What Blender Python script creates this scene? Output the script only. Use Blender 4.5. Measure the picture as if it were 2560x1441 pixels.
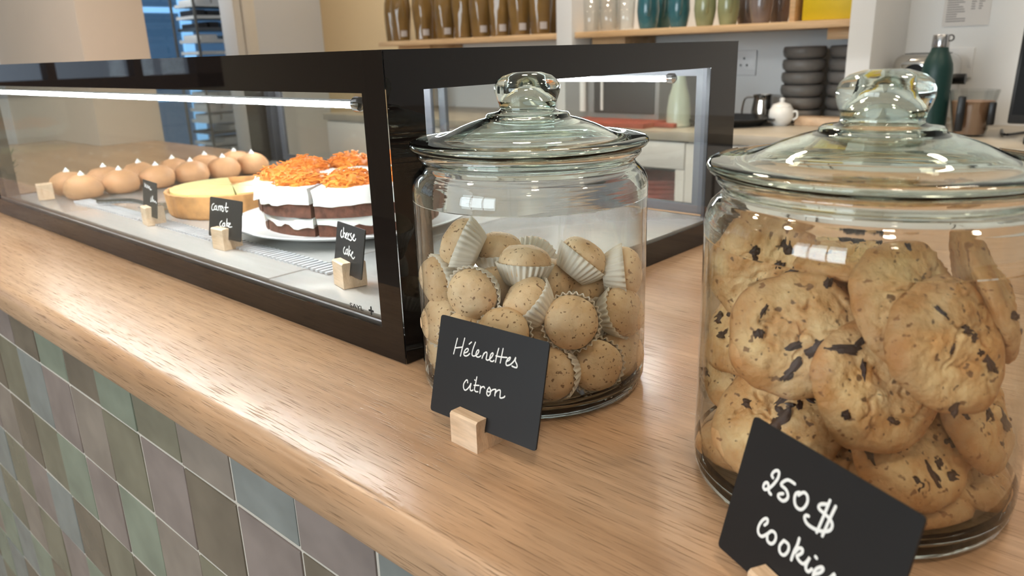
import bpy, bmesh, math, random
import numpy as np
from mathutils import Vector, Matrix, noise
random.seed(11)
for o in list(bpy.data.objects): bpy.data.objects.remove(o)
S = bpy.context.scene
COL = S.collection
PI = math.pi

# ------------------------------------------------------------------ camera
# counter top is z = 0, the floor lies 1 m below it
FPX, YAW, PITCH, ROLL = 1891.93, 0.743158, 0.303268, -0.0314114
CAM = Vector((0.498025, -0.398461, 0.266880))
fw = Vector((-math.sin(YAW)*math.cos(PITCH), math.cos(YAW)*math.cos(PITCH), -math.sin(PITCH)))
rt = fw.cross(Vector((0, 0, 1))).normalized()
up = rt.cross(fw)
RT = rt*math.cos(ROLL) + up*math.sin(ROLL)
UP = -rt*math.sin(ROLL) + up*math.cos(ROLL)
cam = bpy.data.cameras.new('camera')
cam.sensor_fit = 'HORIZONTAL'; cam.sensor_width = 36.0; cam.lens = 36.0*FPX/2560.0
cam.clip_start = 0.01; cam.clip_end = 100
cam.dof.use_dof = True; cam.dof.focus_distance = 0.62; cam.dof.aperture_fstop = 10.0
camo = bpy.data.objects.new('camera', cam); COL.objects.link(camo)
M = Matrix((RT, UP, -fw)).transposed().to_4x4(); M.translation = CAM
camo.matrix_world = M
S.camera = camo

def ray(px, py):
    return (fw + RT*((px-1280.0)/FPX) + UP*((720.5-py)/FPX)).normalized()
def onz(px, py, z):
    d = ray(px, py); return CAM + d*((z-CAM.z)/d.z)
def ony(px, py, y):
    d = ray(px, py); return CAM + d*((y-CAM.y)/d.y)
def onx(px, py, x):
    d = ray(px, py); return CAM + d*((x-CAM.x)/d.x)

# ------------------------------------------------------------------ world, daylight, exposure
w = bpy.data.worlds.new('world'); S.world = w; w.use_nodes = True
bg = w.node_tree.nodes['Background']
bg.inputs[0].default_value = (0.62, 0.74, 0.92, 1); bg.inputs[1].default_value = 0.7
def area(name, loc, rot, sx, sy, power, col):
    l = bpy.data.lights.new(name, 'AREA'); l.shape = 'RECTANGLE'; l.size = sx; l.size_y = sy
    l.energy = power; l.color = col
    o = bpy.data.objects.new(name, l); COL.objects.link(o); o.location = loc; o.rotation_euler = rot
    return o
area('daylight_shop_window', (-0.5, -3.52, 0.55), (PI/2, 0, 0), 2.3, 1.5, 105, (0.86, 0.93, 1.0))
S.view_settings.view_transform = 'Standard'; S.view_settings.look = 'None'
S.view_settings.gamma = 1.0; S.view_settings.use_curve_mapping = False
S.view_settings.exposure = 0.08
S.cycles.transparent_max_bounces = 28
S.cycles.max_bounces = 9; S.cycles.diffuse_bounces = 3; S.cycles.transmission_bounces = 8; S.cycles.glossy_bounces = 4
S.cycles.sample_clamp_indirect = 6.0
S.cycles.blur_glossy = 0.6
S.cycles.use_adaptive_sampling = True; S.cycles.adaptive_threshold = 0.09; S.cycles.adaptive_min_samples = 16

# ------------------------------------------------------------------ materials
def lin(c):
    def f(v):
        v /= 255.0
        return v/12.92 if v <= 0.04045 else ((v+0.055)/1.055)**2.4
    return (f(c[0]), f(c[1]), f(c[2]), 1)
MATS = {}
def P(name, col, rough=0.5, metal=0.0, var=0.0, vscale=6.0, stretch=(1, 1, 1), bump=0.0, bscale=60.0,
      trans=0.0, ior=1.45, emit=None, estr=0.0, coat=0.0, spec=0.5, col2=None, detail=4.0, sss=0.0):
    m = bpy.data.materials.new(name); m.use_nodes = True
    nt = m.node_tree; b = nt.nodes['Principled BSDF']
    c = lin(col)
    b.inputs['Base Color'].default_value = c
    b.inputs['Roughness'].default_value = rough; b.inputs['Metallic'].default_value = metal
    b.inputs['IOR'].default_value = ior
    b.inputs['Transmission Weight'].default_value = trans
    b.inputs['Coat Weight'].default_value = coat
    b.inputs['Specular IOR Level'].default_value = spec
    if sss:
        b.inputs['Subsurface Weight'].default_value = sss
        b.inputs['Subsurface Radius'].default_value = (0.01, 0.006, 0.004)
        b.inputs['Subsurface Scale'].default_value = 0.4
    if emit:
        b.inputs['Emission Color'].default_value = (*emit, 1); b.inputs['Emission Strength'].default_value = estr
    if var or bump:
        tc = nt.nodes.new('ShaderNodeTexCoord'); mp = nt.nodes.new('ShaderNodeMapping')
        mp.inputs['Scale'].default_value = stretch
        oi = nt.nodes.new('ShaderNodeObjectInfo')
        nt.links.new(tc.outputs['Object'], mp.inputs['Vector'])
        va = nt.nodes.new('ShaderNodeVectorMath'); va.operation = 'ADD'
        cx = nt.nodes.new('ShaderNodeCombineXYZ')
        ml = nt.nodes.new('ShaderNodeMath'); ml.operation = 'MULTIPLY'; ml.inputs[1].default_value = 37.0
        nt.links.new(oi.outputs['Random'], ml.inputs[0]); nt.links.new(ml.outputs[0], cx.inputs[0])
        nt.links.new(ml.outputs[0], cx.inputs[1])
        nt.links.new(mp.outputs[0], va.inputs[0]); nt.links.new(cx.outputs[0], va.inputs[1])
    if var:
        n = nt.nodes.new('ShaderNodeTexNoise'); n.inputs['Scale'].default_value = vscale; n.inputs['Detail'].default_value = detail
        nt.links.new(va.outputs[0], n.inputs['Vector'])
        r = nt.nodes.new('ShaderNodeValToRGB')
        r.color_ramp.elements[0].position = 0.33; r.color_ramp.elements[1].position = 0.67
        lo = tuple(max(0, v*(1-var)) for v in c[:3]); hi = tuple(min(1, v*(1+var)) for v in c[:3])
        if col2: lo = lin(col2)[:3]; hi = c[:3]
        r.color_ramp.elements[0].color = (*lo, 1); r.color_ramp.elements[1].color = (*hi, 1)
        nt.links.new(n.outputs['Fac'], r.inputs[0]); nt.links.new(r.outputs[0], b.inputs['Base Color'])
    if bump:
        n2 = nt.nodes.new('ShaderNodeTexNoise'); n2.inputs['Scale'].default_value = bscale; n2.inputs['Detail'].default_value = 3
        nt.links.new(va.outputs[0], n2.inputs['Vector'])
        bp = nt.nodes.new('ShaderNodeBump'); bp.inputs['Strength'].default_value = bump; bp.inputs['Distance'].default_value = 0.002
        nt.links.new(n2.outputs['Fac'], bp.inputs['Height']); nt.links.new(bp.outputs[0], b.inputs['Normal'])
    MATS[name] = m
    return m

def oak(name, base, dark, light, rough=0.36, axis_scale=(1, 1, 1), pore=1.0):
    m = bpy.data.materials.new(name); m.use_nodes = True; nt = m.node_tree; N = nt.nodes; L = nt.links
    b = N['Principled BSDF']; b.inputs['Roughness'].default_value = rough
    tc = N.new('ShaderNodeTexCoord')
    def mapped(sc):
        mp = N.new('ShaderNodeMapping'); mp.inputs['Scale'].default_value = tuple(a*c for a, c in zip(sc, axis_scale))
        L.new(tc.outputs['Object'], mp.inputs['Vector']); return mp.outputs[0]
    n1 = N.new('ShaderNodeTexNoise'); n1.inputs['Scale'].default_value = 1.0; n1.inputs['Detail'].default_value = 6; n1.inputs['Distortion'].default_value = 0.6
    L.new(mapped((2.2, 16, 16)), n1.inputs['Vector'])
    r1 = N.new('ShaderNodeValToRGB'); e = r1.color_ramp.elements
    e[0].position = 0.28; e[0].color = lin(dark); e[1].position = 0.75; e[1].color = lin(light)
    mid = r1.color_ramp.elements.new(0.5); mid.color = lin(base)
    L.new(n1.outputs['Fac'], r1.inputs[0])
    n3 = N.new('ShaderNodeTexNoise'); n3.inputs['Scale'].default_value = 1.0; n3.inputs['Detail'].default_value = 5
    L.new(mapped((9, 190, 190)), n3.inputs['Vector'])
    r3 = N.new('ShaderNodeValToRGB'); r3.color_ramp.elements[0].position = 0.35; r3.color_ramp.elements[1].position = 0.65
    r3.color_ramp.elements[0].color = (0.87, 0.85, 0.83, 1); r3.color_ramp.elements[1].color = (1.05, 1.04, 1.03, 1)
    L.new(n3.outputs['Fac'], r3.inputs[0])
    mx3 = N.new('ShaderNodeMixRGB'); mx3.blend_type = 'MULTIPLY'; mx3.inputs[0].default_value = 1.0
    L.new(r1.outputs[0], mx3.inputs[1]); L.new(r3.outputs[0], mx3.inputs[2])
    n2 = N.new('ShaderNodeTexNoise'); n2.inputs['Scale'].default_value = 1.0; n2.inputs['Detail'].default_value = 2
    L.new(mapped((30, 760, 760)), n2.inputs['Vector'])
    r2 = N.new('ShaderNodeValToRGB'); r2.color_ramp.elements[0].position = 0.57; r2.color_ramp.elements[1].position = 0.72
    r2.color_ramp.elements[0].color = (0, 0, 0, 1); r2.color_ramp.elements[1].color = (1, 1, 1, 1)
    L.new(n2.outputs['Fac'], r2.inputs[0])
    pm = N.new('ShaderNodeMath'); pm.operation = 'MULTIPLY'; pm.inputs[1].default_value = 0.8*pore
    L.new(r2.outputs[0], pm.inputs[0])
    mx = N.new('ShaderNodeMixRGB'); mx.inputs[2].default_value = tuple(v*0.42 for v in lin(dark)[:3]) + (1,)
    L.new(pm.outputs[0], mx.inputs[0]); L.new(mx3.outputs[0], mx.inputs[1])
    L.new(mx.outputs[0], b.inputs['Base Color'])
    inv = N.new('ShaderNodeMath'); inv.operation = 'SUBTRACT'; inv.inputs[0].default_value = 1.0
    L.new(r2.outputs[0], inv.inputs[1])
    bp = N.new('ShaderNodeBump'); bp.inputs['Strength'].default_value = 0.35*pore; bp.inputs['Distance'].default_value = 0.0006
    L.new(inv.outputs[0], bp.inputs['Height']); L.new(bp.outputs[0], b.inputs['Normal'])
    MATS[name] = m
    return m

def thin_glass(name, tint=(0.985, 0.995, 0.99), edge=(0.80, 0.87, 0.83), ior=1.5, bump=0.0, bscale=(30, 30, 30), rough=0.0, boost=1.0):
    """a clear wall: light goes straight through, the rest is mirrored by Fresnel"""
    m = bpy.data.materials.new(name); m.use_nodes = True; nt = m.node_tree; N = nt.nodes; L = nt.links
    N.remove(N['Principled BSDF'])
    out = N['Material Output']
    lw = N.new('ShaderNodeLayerWeight'); lw.inputs['Blend'].default_value = 0.5
    mc = N.new('ShaderNodeMixRGB'); mc.inputs[1].default_value = (*tint, 1); mc.inputs[2].default_value = (*edge, 1)
    pw = N.new('ShaderNodeMath'); pw.operation = 'POWER'; pw.inputs[1].default_value = 2.0
    L.new(lw.outputs['Facing'], pw.inputs[0]); L.new(pw.outputs[0], mc.inputs[0])
    tr = N.new('ShaderNodeBsdfTransparent'); L.new(mc.outputs[0], tr.inputs['Color'])
    gl = N.new('ShaderNodeBsdfGlossy'); gl.inputs['Roughness'].default_value = rough; gl.inputs['Color'].default_value = (1, 1, 1, 1)
    f0 = ((ior-1)/(ior+1))**2*boost          # Schlick, the same from both sides of the wall
    p5 = N.new('ShaderNodeMath'); p5.operation = 'POWER'; p5.inputs[1].default_value = 5.0
    L.new(lw.outputs['Facing'], p5.inputs[0])
    bo = N.new('ShaderNodeMath'); bo.operation = 'MULTIPLY_ADD'; bo.inputs[1].default_value = 1-f0; bo.inputs[2].default_value = f0; bo.use_clamp = True
    mx = N.new('ShaderNodeMixShader')
    L.new(p5.outputs[0], bo.inputs[0]); L.new(bo.outputs[0], mx.inputs[0])
    L.new(tr.outputs[0], mx.inputs[1]); L.new(gl.outputs[0], mx.inputs[2])
    if bump:
        tc = N.new('ShaderNodeTexCoord'); mp = N.new('ShaderNodeMapping'); mp.inputs['Scale'].default_value = bscale
        n = N.new('ShaderNodeTexNoise'); n.inputs['Scale'].default_value = 1; n.inputs['Detail'].default_value = 2
        bp = N.new('ShaderNodeBump'); bp.inputs['Strength'].default_value = bump; bp.inputs['Distance'].default_value = 0.001
        L.new(tc.outputs['Object'], mp.inputs[0]); L.new(mp.outputs[0], n.inputs['Vector']); L.new(n.outputs['Fac'], bp.inputs['Height'])
        L.new(bp.outputs[0], gl.inputs['Normal'])
    L.new(mx.outputs[0], out.inputs['Surface'])
    MATS[name] = m
    return m
def solid_glass(name, col, ior=1.5, bump=0.0, bscale=(6, 6, 120)):
    m = bpy.data.materials.new(name); m.use_nodes = True; nt = m.node_tree; N = nt.nodes; L = nt.links
    N.remove(N['Principled BSDF'])
    g = N.new('ShaderNodeBsdfGlass'); g.inputs['Color'].default_value = (*col, 1); g.inputs['IOR'].default_value = ior; g.inputs['Roughness'].default_value = 0.0
    if bump:
        tc = N.new('ShaderNodeTexCoord'); mp = N.new('ShaderNodeMapping'); mp.inputs['Scale'].default_value = bscale
        n = N.new('ShaderNodeTexNoise'); n.inputs['Scale'].default_value = 1; n.inputs['Detail'].default_value = 2
        bp = N.new('ShaderNodeBump'); bp.inputs['Strength'].default_value = bump; bp.inputs['Distance'].default_value = 0.001
        L.new(tc.outputs['Object'], mp.inputs[0]); L.new(mp.outputs[0], n.inputs['Vector']); L.new(n.outputs['Fac'], bp.inputs['Height'])
        L.new(bp.outputs[0], g.inputs['Normal'])
    L.new(g.outputs[0], N['Material Output'].inputs['Surface'])
    MATS[name] = m
    return m

oak('oak', (184, 149, 117), (168, 131, 97), (198, 165, 134), rough=0.27)
oak('pine', (214, 178, 134), (190, 150, 104), (226, 196, 156), rough=0.5, pore=0.25)
oak('beech', (226, 196, 164), (204, 168, 132), (236, 210, 182), rough=0.5, axis_scale=(6, 6, 2), pore=0.1)
P('plaster_white', (230, 230, 229), 0.8, bump=0.05, bscale=40)
P('plaster_cool_lit', (216, 220, 228), 0.8, bump=0.05, bscale=40)  # cool light from the store room tinted into the plaster colour
P('plaster_warm', (232, 208, 166), 0.8, bump=0.05, bscale=40)
P('plaster_cream', (226, 212, 190), 0.8, bump=0.05, bscale=40)
P('ceiling_white', (236, 234, 228), 0.9)
P('floor_stone', (150, 140, 128), 0.45, var=0.12, vscale=3)
P('wood_dark', (84, 58, 40), 0.45, var=0.2, vscale=5, stretch=(1, 8, 8))
P('pillar_beige', (206, 190, 174), 0.6, var=0.03, vscale=2)
P('white_lacquer', (222, 218, 212), 0.4)
P('back_worktop', (178, 168, 152), 0.35, var=0.12, vscale=14)
P('grout', (196, 188, 176), 0.85, bump=0.1, bscale=300)
P('black_print', (26, 21, 19), 0.015, spec=0.5)
P('case_dark', (52, 44, 40), 0.35, var=0.05)
P('deck_steel', (208, 205, 202), 0.16, metal=0.45, var=0.03, vscale=4, stretch=(1, 40, 40))
P('steel', (188, 188, 190), 0.22, metal=1.0, var=0.05, vscale=4, stretch=(1, 40, 40))
P('steel_bright', (205, 205, 205), 0.1, metal=1.0)
P('aluminium', (176, 178, 180), 0.35, metal=0.85)
P('alu_dull', (36, 38, 44), 0.5, metal=0.2)
P('alu_door', (72, 74, 80), 0.5, metal=0.2)
P('case_under', (92, 92, 94), 0.6)
P('case_top_grey', (150, 150, 150), 0.5)
P('led', (255, 255, 255), 0.5, emit=(0.95, 0.98, 1.0), estr=150.0)
P('lamp_warm', (255, 255, 255), 0.5, emit=(1.0, 0.80, 0.52), estr=45.0)
P('lamp_ring', (235, 235, 232), 0.4)
P('slate_card', (25, 24, 25), 0.5, var=0.08, vscale=20)
P('chalk', (236, 234, 230), 0.8)
P('cup_paper', (238, 226, 208), 0.7, sss=0.1)
P('white_china', (240, 240, 238), 0.15)
P('cream', (250, 247, 240), 0.5, sss=0.15)
P('carrot', (250, 148, 62), 0.5, var=0.12, vscale=90, sss=0.1)
P('sponge', (92, 56, 42), 0.85, var=0.4, vscale=130, bump=0.6, bscale=260)
P('lemon_curd', (246, 232, 156), 0.25, var=0.06, vscale=20)
P('crust', (216, 158, 98), 0.6, var=0.18, vscale=60, bump=0.4, bscale=150)
P('choux', (200, 148, 104), 0.55, var=0.12, vscale=40, bump=0.3, bscale=80)
P('chocolate', (62, 38, 28), 0.55, var=0.25, vscale=80, bump=0.5, bscale=250)
P('amber_glass', (138, 108, 62), 0.10, trans=0.25, var=0.15, vscale=12, coat=0.3)
P('sticker', (232, 228, 228), 0.7)
P('teal_glaze', (52, 104, 116), 0.18, var=0.12, vscale=20, coat=0.4)
P('sage_glaze', (142, 148, 112), 0.18, var=0.1, vscale=20, coat=0.4)
P('mauve_glaze', (120, 108, 104), 0.2, var=0.1, vscale=20, coat=0.4)
P('celadon', (190, 200, 182), 0.25, coat=0.3)
P('yellow_paint', (214, 184, 30), 0.45)
P('stoneware', (112, 108, 104), 0.42, var=0.08, vscale=16)
P('green_steel', (20, 54, 50), 0.42)
P('black_plastic', (22, 22, 23), 0.35)
P('black_screen', (8, 8, 9), 0.5, spec=0.2)
P('chrome', (200, 198, 194), 0.12, metal=1.0)
P('socket_plastic', (226, 226, 226), 0.35)
P('dark_hole', (26, 26, 26), 0.6)
P('paper', (218, 214, 210), 0.8)
P('ink', (120, 116, 116), 0.8)
P('coffee_brown', (150, 112, 84), 0.4)
P('cardboard', (182, 152, 116), 0.8)
P('rattan_red', (150, 62, 48), 0.6, var=0.2, vscale=30)
P('rack_metal', (120, 120, 118), 0.35, metal=0.7)
P('tray_white', (232, 232, 228), 0.5)
P('vent_led_shine', (196, 198, 202), 0.35)  # LED reflection on the bars put into their pale colour
P('tray_dark', (46, 44, 44), 0.5)
P('fridge_frame_glow', (96, 140, 180), 0.35, emit=(0.25, 0.55, 0.9), estr=0.9)  # frame is no lamp: the blue light is put in as glow
P('fridge_body_glow', (40, 58, 80), 0.4, emit=(0.10, 0.22, 0.40), estr=0.4)  # faint blue glow on the body stands in for the fridge light
P('plant_green', (44, 78, 40), 0.5, var=0.2)
thin_glass('pane_glass', tint=(0.975, 0.985, 0.98), edge=(0.86, 0.90, 0.88))
thin_glass('jar_wall', tint=(0.985, 0.993, 0.988), edge=(0.72, 0.75, 0.73), bump=0.25, bscale=(22, 22, 60))
thin_glass('clear_tumbler', tint=(0.95, 0.96, 0.96), edge=(0.7, 0.72, 0.72), boost=1.5)
thin_glass('window_glass', tint=(0.95, 0.97, 0.97), edge=(0.8, 0.85, 0.85))
solid_glass('lid_glass', (0.93, 0.972, 0.945), bump=0.10, bscale=(5, 5, 260))
solid_glass('jar_thick', (0.97, 0.99, 0.98), bump=0.12, bscale=(9, 9, 160))

def cake_mat(name, base, hi, speck, sscale, thr, bumpy):
    m = bpy.data.materials.new(name); m.use_nodes = True; nt = m.node_tree; N = nt.nodes; L = nt.links
    b = N['Principled BSDF']; b.inputs['Roughness'].default_value = 0.62
    b.inputs['Subsurface Weight'].default_value = 0.08; b.inputs['Subsurface Radius'].default_value = (0.008, 0.005, 0.003)
    b.inputs['Subsurface Scale'].default_value = 0.3
    tc = N.new('ShaderNodeTexCoord'); oi = N.new('ShaderNodeObjectInfo')
    ml = N.new('ShaderNodeMath'); ml.operation = 'MULTIPLY'; ml.inputs[1].default_value = 53.0
    L.new(oi.outputs['Random'], ml.inputs[0])
    va = N.new('ShaderNodeVectorMath'); va.operation = 'ADD'
    L.new(tc.outputs['Object'], va.inputs[0]); L.new(ml.outputs[0], va.inputs[1])
    n = N.new('ShaderNodeTexNoise'); n.inputs['Scale'].default_value = 55; n.inputs['Detail'].default_value = 5
    L.new(va.outputs[0], n.inputs['Vector'])
    r = N.new('ShaderNodeValToRGB'); r.color_ramp.elements[0].position = 0.35; r.color_ramp.elements[1].position = 0.66
    r.color_ramp.elements[0].color = lin(base); r.color_ramp.elements[1].color = lin(hi)
    L.new(n.outputs['Fac'], r.inputs[0])
    s = N.new('ShaderNodeTexNoise'); s.inputs['Scale'].default_value = sscale; s.inputs['Detail'].default_value = 1.5
    L.new(va.outputs[0], s.inputs['Vector'])
    rs = N.new('ShaderNodeValToRGB'); rs.color_ramp.elements[0].position = thr; rs.color_ramp.elements[1].position = thr+0.05
    rs.color_ramp.elements[0].color = (0, 0, 0, 1); rs.color_ramp.elements[1].color = (0.8, 0.8, 0.8, 1)
    L.new(s.outputs['Fac'], rs.inputs[0])
    mx = N.new('ShaderNodeMixRGB'); mx.inputs[2].default_value = lin(speck)
    L.new(rs.outputs[0], mx.inputs[0]); L.new(r.outputs[0], mx.inputs[1]); L.new(mx.outputs[0], b.inputs['Base Color'])
    n2 = N.new('ShaderNodeTexNoise'); n2.inputs['Scale'].default_value = 170; n2.inputs['Detail'].default_value = 5
    L.new(va.outputs[0], n2.inputs['Vector'])
    bp = N.new('ShaderNodeBump'); bp.inputs['Strength'].default_value = bumpy; bp.inputs['Distance'].default_value = 0.0022
    L.new(n2.outputs['Fac'], bp.inputs['Height']); L.new(bp.outputs[0], b.inputs['Normal'])
    MATS[name] = m
    return m
cake_mat('nut_cake', (222, 182, 136), (238, 208, 168), (120, 78, 46), 300, 0.635, 0.5)
ckm = cake_mat('cookie_dough', (210, 154, 94), (240, 204, 150), (96, 60, 36), 190, 0.64, 1.0)
nt = ckm.node_tree; N = nt.nodes; L = nt.links           # cookies bake darker towards the rim
tcn = N.new('ShaderNodeTexCoord'); sx_ = N.new('ShaderNodeSeparateXYZ'); L.new(tcn.outputs['Object'], sx_.inputs[0])
cb2 = N.new('ShaderNodeCombineXYZ'); L.new(sx_.outputs[0], cb2.inputs[0]); L.new(sx_.outputs[1], cb2.inputs[1])
ln_ = N.new('ShaderNodeVectorMath'); ln_.operation = 'LENGTH'; L.new(cb2.outputs[0], ln_.inputs[0])
mr = N.new('ShaderNodeMapRange'); mr.inputs['From Min'].default_value = 0.026; mr.inputs['From Max'].default_value = 0.042; mr.inputs['To Max'].default_value = 0.6
L.new(ln_.outputs['Value'], mr.inputs['Value'])
bs = N['Principled BSDF']; old = bs.inputs['Base Color'].links[0].from_socket
mb = N.new('ShaderNodeMixRGB'); mb.inputs[2].default_value = lin((172, 108, 54)); L.new(mr.outputs[0], mb.inputs[0]); L.new(old, mb.inputs[1]); L.new(mb.outputs[0], bs.inputs['Base Color'])
# glazed wall tiles, five hand-dipped colours
TILE_COL = [('sage', (128, 136, 120)), ('mist', (129, 133, 130)), ('taupe', (112, 102, 89)), ('mauve', (134, 122, 117)), ('olive', (120, 116, 99)), ('stone', (138, 127, 117))]
for n_, c_ in TILE_COL: P('tile_'+n_, c_, 0.22, var=0.13, vscale=16, detail=2, bump=0.25, bscale=14)

# ------------------------------------------------------------------ mesh helpers
def bx(bm, x0, x1, y0, y1, z0, z1, bev=0.0, mi=0, seg=2):
    vs = [bm.verts.new((x, y, z)) for z in (z0, z1) for y in (y0, y1) for x in (x0, x1)]
    fs = [bm.faces.new([vs[i] for i in f]) for f in ((0, 2, 3, 1), (4, 5, 7, 6), (0, 1, 5, 4), (2, 6, 7, 3), (1, 3, 7, 5), (0, 4, 6, 2))]
    for f in fs: f.material_index = mi
    if bev:
        es = list({e for f in fs for e in f.edges})
        r = bmesh.ops.bevel(bm, geom=es, offset=bev, segments=seg, affect='EDGES', profile=0.5)
        for f in r['faces']: f.material_index = mi
    return vs
def lathe(bm, prof, seg=48, mi=0, closed=False, flute=None, mids=None, xf=None):
    rings = []
    for (r, z) in prof:
        if r < 1e-6:
            v = bm.verts.new((0, 0, z)); rings.append([v]); continue
        ring = []
        for i in range(seg):
            a = 2*PI*i/seg; rr = r*(1 + (flute(a, r, z) if flute else 0))
            ring.append(bm.verts.new((rr*math.cos(a), rr*math.sin(a), z)))
        rings.append(ring)
    if xf:
        for ring in rings:
            for v in ring: v.co = xf @ v.co
    n = len(rings)
    for k in range(n if closed else n-1):
        A, B = rings[k], rings[(k+1) % n]
        m_ = mids[k] if mids else mi
        for i in range(seg):
            j = (i+1) % seg
            if len(A) == 1 and len(B) == 1: break
            if len(A) == 1: f = bm.faces.new((A[0], B[i], B[j]))
            elif len(B) == 1: f = bm.faces.new((A[i], B[0], A[j]))
            else: f = bm.faces.new((A[i], B[i], B[j], A[j]))
            f.material_index = m_
    return rings
def frames(pts):
    out = []; n = None
    for i, p in enumerate(pts):
        t = (pts[min(i+1, len(pts)-1)] - pts[max(i-1, 0)])
        t = t.normalized() if t.length > 1e-9 else Vector((0, 0, 1))
        if n is None:
            n = t.cross(Vector((0, 0, 1)))
            if n.length < 1e-3: n = t.cross(Vector((0, 1, 0)))
        n = (n - t*n.dot(t)); n.normalize()
        out.append((n.copy(), t.cross(n)))
    return out
def tube(bm, pts, r, seg=8, mi=0):
    pts = [Vector(p) for p in pts]; fr = frames(pts); rings = []
    for i, p in enumerate(pts):
        rr = r[i] if isinstance(r, (list, tuple)) else r
        a, b = fr[i]
        rings.append([bm.verts.new(p + a*(rr*math.cos(2*PI*k/seg)) + b*(rr*math.sin(2*PI*k/seg))) for k in range(seg)])
    for i in range(len(rings)-1):
        for k in range(seg):
            j = (k+1) % seg
            bm.faces.new((rings[i][k], rings[i][j], rings[i+1][j], rings[i+1][k])).material_index = mi
    bm.faces.new(rings[0][::-1]).material_index = mi; bm.faces.new(rings[-1]).material_index = mi
def prism(bm, poly, axis, a0, a1, mi=0):
    """poly: 2-D outline in the plane across `axis`, pulled from a0 to a1"""
    def mk(u, v, a):
        return {'x': (a, u, v), 'y': (u, a, v), 'z': (u, v, a)}[axis]
    A = [bm.verts.new(mk(u, v, a0)) for u, v in poly]; B = [bm.verts.new(mk(u, v, a1)) for u, v in poly]
    n = len(poly)
    for i in range(n): bm.faces.new((A[i], A[(i+1) % n], B[(i+1) % n], B[i])).material_index = mi
    bm.faces.new(A[::-1]).material_index = mi; bm.faces.new(B).material_index = mi
def spline(pts, n=6, closed=False):
    pts = [Vector(p) for p in pts]; out = []
    N_ = len(pts)
    for i in range(N_ - (0 if closed else 1)):
        if closed: p0, p1, p2, p3 = pts[i-1], pts[i], pts[(i+1) % N_], pts[(i+2) % N_]
        else: p0, p1, p2, p3 = pts[max(i-1, 0)], pts[i], pts[i+1], pts[min(i+2, N_-1)]
        for k in range(n):
            t = k/n
            out.append(0.5*((2*p1) + (p2-p0)*t + (2*p0-5*p1+4*p2-p3)*t*t + (3*p1-p0-3*p2+p3)*t**3))
    if not closed: out.append(pts[-1])
    return out
def obj(name, bm, mat, parent=None, loc=(0, 0, 0), rot=(0, 0, 0), smooth=True, thr=0.6):
    bmesh.ops.recalc_face_normals(bm, faces=bm.faces)
    for f in bm.faces: f.smooth = smooth
    if smooth:
        for e in bm.edges:
            if len(e.link_faces) == 2 and e.calc_face_angle(0) > thr: e.smooth = False
    me = bpy.data.meshes.new(name); bm.to_mesh(me); bm.free()
    for m in (mat if isinstance(mat, (list, tuple)) else [mat]): me.materials.append(MATS[m])
    o = bpy.data.objects.new(name, me); COL.objects.link(o)
    o.location = loc; o.rotation_euler = rot
    if parent: o.parent = parent
    return o
def inst(name, me, parent=None, loc=(0, 0, 0), rot=(0, 0, 0), sc=(1, 1, 1)):
    o = bpy.data.objects.new(name, me); COL.objects.link(o)
    o.location = loc; o.rotation_euler = rot; o.scale = sc
    if parent: o.parent = parent
    return o
def tag(o, label, cat, group=None):
    o['label'] = label; o['category'] = cat
    if group: o['group'] = group
    return o
def thing(name, label, cat, loc=(0, 0, 0), rz=0, group=None):
    o = bpy.data.objects.new(name, None); COL.objects.link(o); o.empty_display_size = 0.05
    o.location = loc; o.rotation_euler = (0, 0, rz)
    return tag(o, label, cat, group)
def struct(o): o['kind'] = 'structure'; return o
def nb(): return bmesh.new()
def boxo(name, b, mat, parent=None, bev=0.0, **k):
    bm = nb(); bx(bm, *b, bev=bev); return obj(name, bm, mat, parent, **k)

# ------------------------------------------------------------------ the room
ZF, ZC = -1.0, 1.75            # floor, ceiling
XL, XR = -4.5, 3.2             # shop side walls
YF, YB = -3.4, 2.10            # shop front, wall behind the back worktop
boxo('floor', (-7.5, XR, YF-0.1, 4.2, ZF-0.1, ZF), 'floor_stone')['kind'] = 'structure'
boxo('ceiling', (-7.5, XR, YF-0.1, 4.2, ZC, ZC+0.1), 'ceiling_white')['kind'] = 'structure'
struct(boxo('wall_right', (XR, XR+0.1, YF, YB, ZF, ZC), 'plaster_white'))
struct(boxo('wall_back', (-2.26, XR, YB, YB+0.1, ZF, ZC), 'plaster_white'))
struct(boxo('wall_back_left', (-3.114, -2.26, YB, YB+0.1, ZF, ZC), 'plaster_warm'))
# front of the shop with its window
bm = nb()
WX0, WX1, WZ0, WZ1 = -1.7, 0.7, -0.25, 1.35
bx(bm, XL, WX0, YF-0.1, YF, ZF, ZC); bx(bm, WX1, XR, YF-0.1, YF, ZF, ZC)
bx(bm, WX0, WX1, YF-0.1, YF, ZF, WZ0); bx(bm, WX0, WX1, YF-0.1, YF, WZ1, ZC)
struct(obj('wall_front', bm, 'plaster_cream', smooth=False))
wf = struct(boxo('window_1', (WX0, WX1, YF-0.06, YF-0.05, WZ0, WZ1), 'window_glass'))
bm = nb()
for x in (WX0, -0.9, -0.12, WX1-0.06): bx(bm, x, x+0.06, YF-0.08, YF-0.02, WZ0, WZ1)
bx(bm, WX0, WX1, YF-0.08, YF-0.02, WZ0, WZ0+0.06); bx(bm, WX0, WX1, YF-0.08, YF-0.02, WZ1-0.06, WZ1)
obj('window_frame', bm, 'wood_dark', wf, smooth=False)
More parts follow.
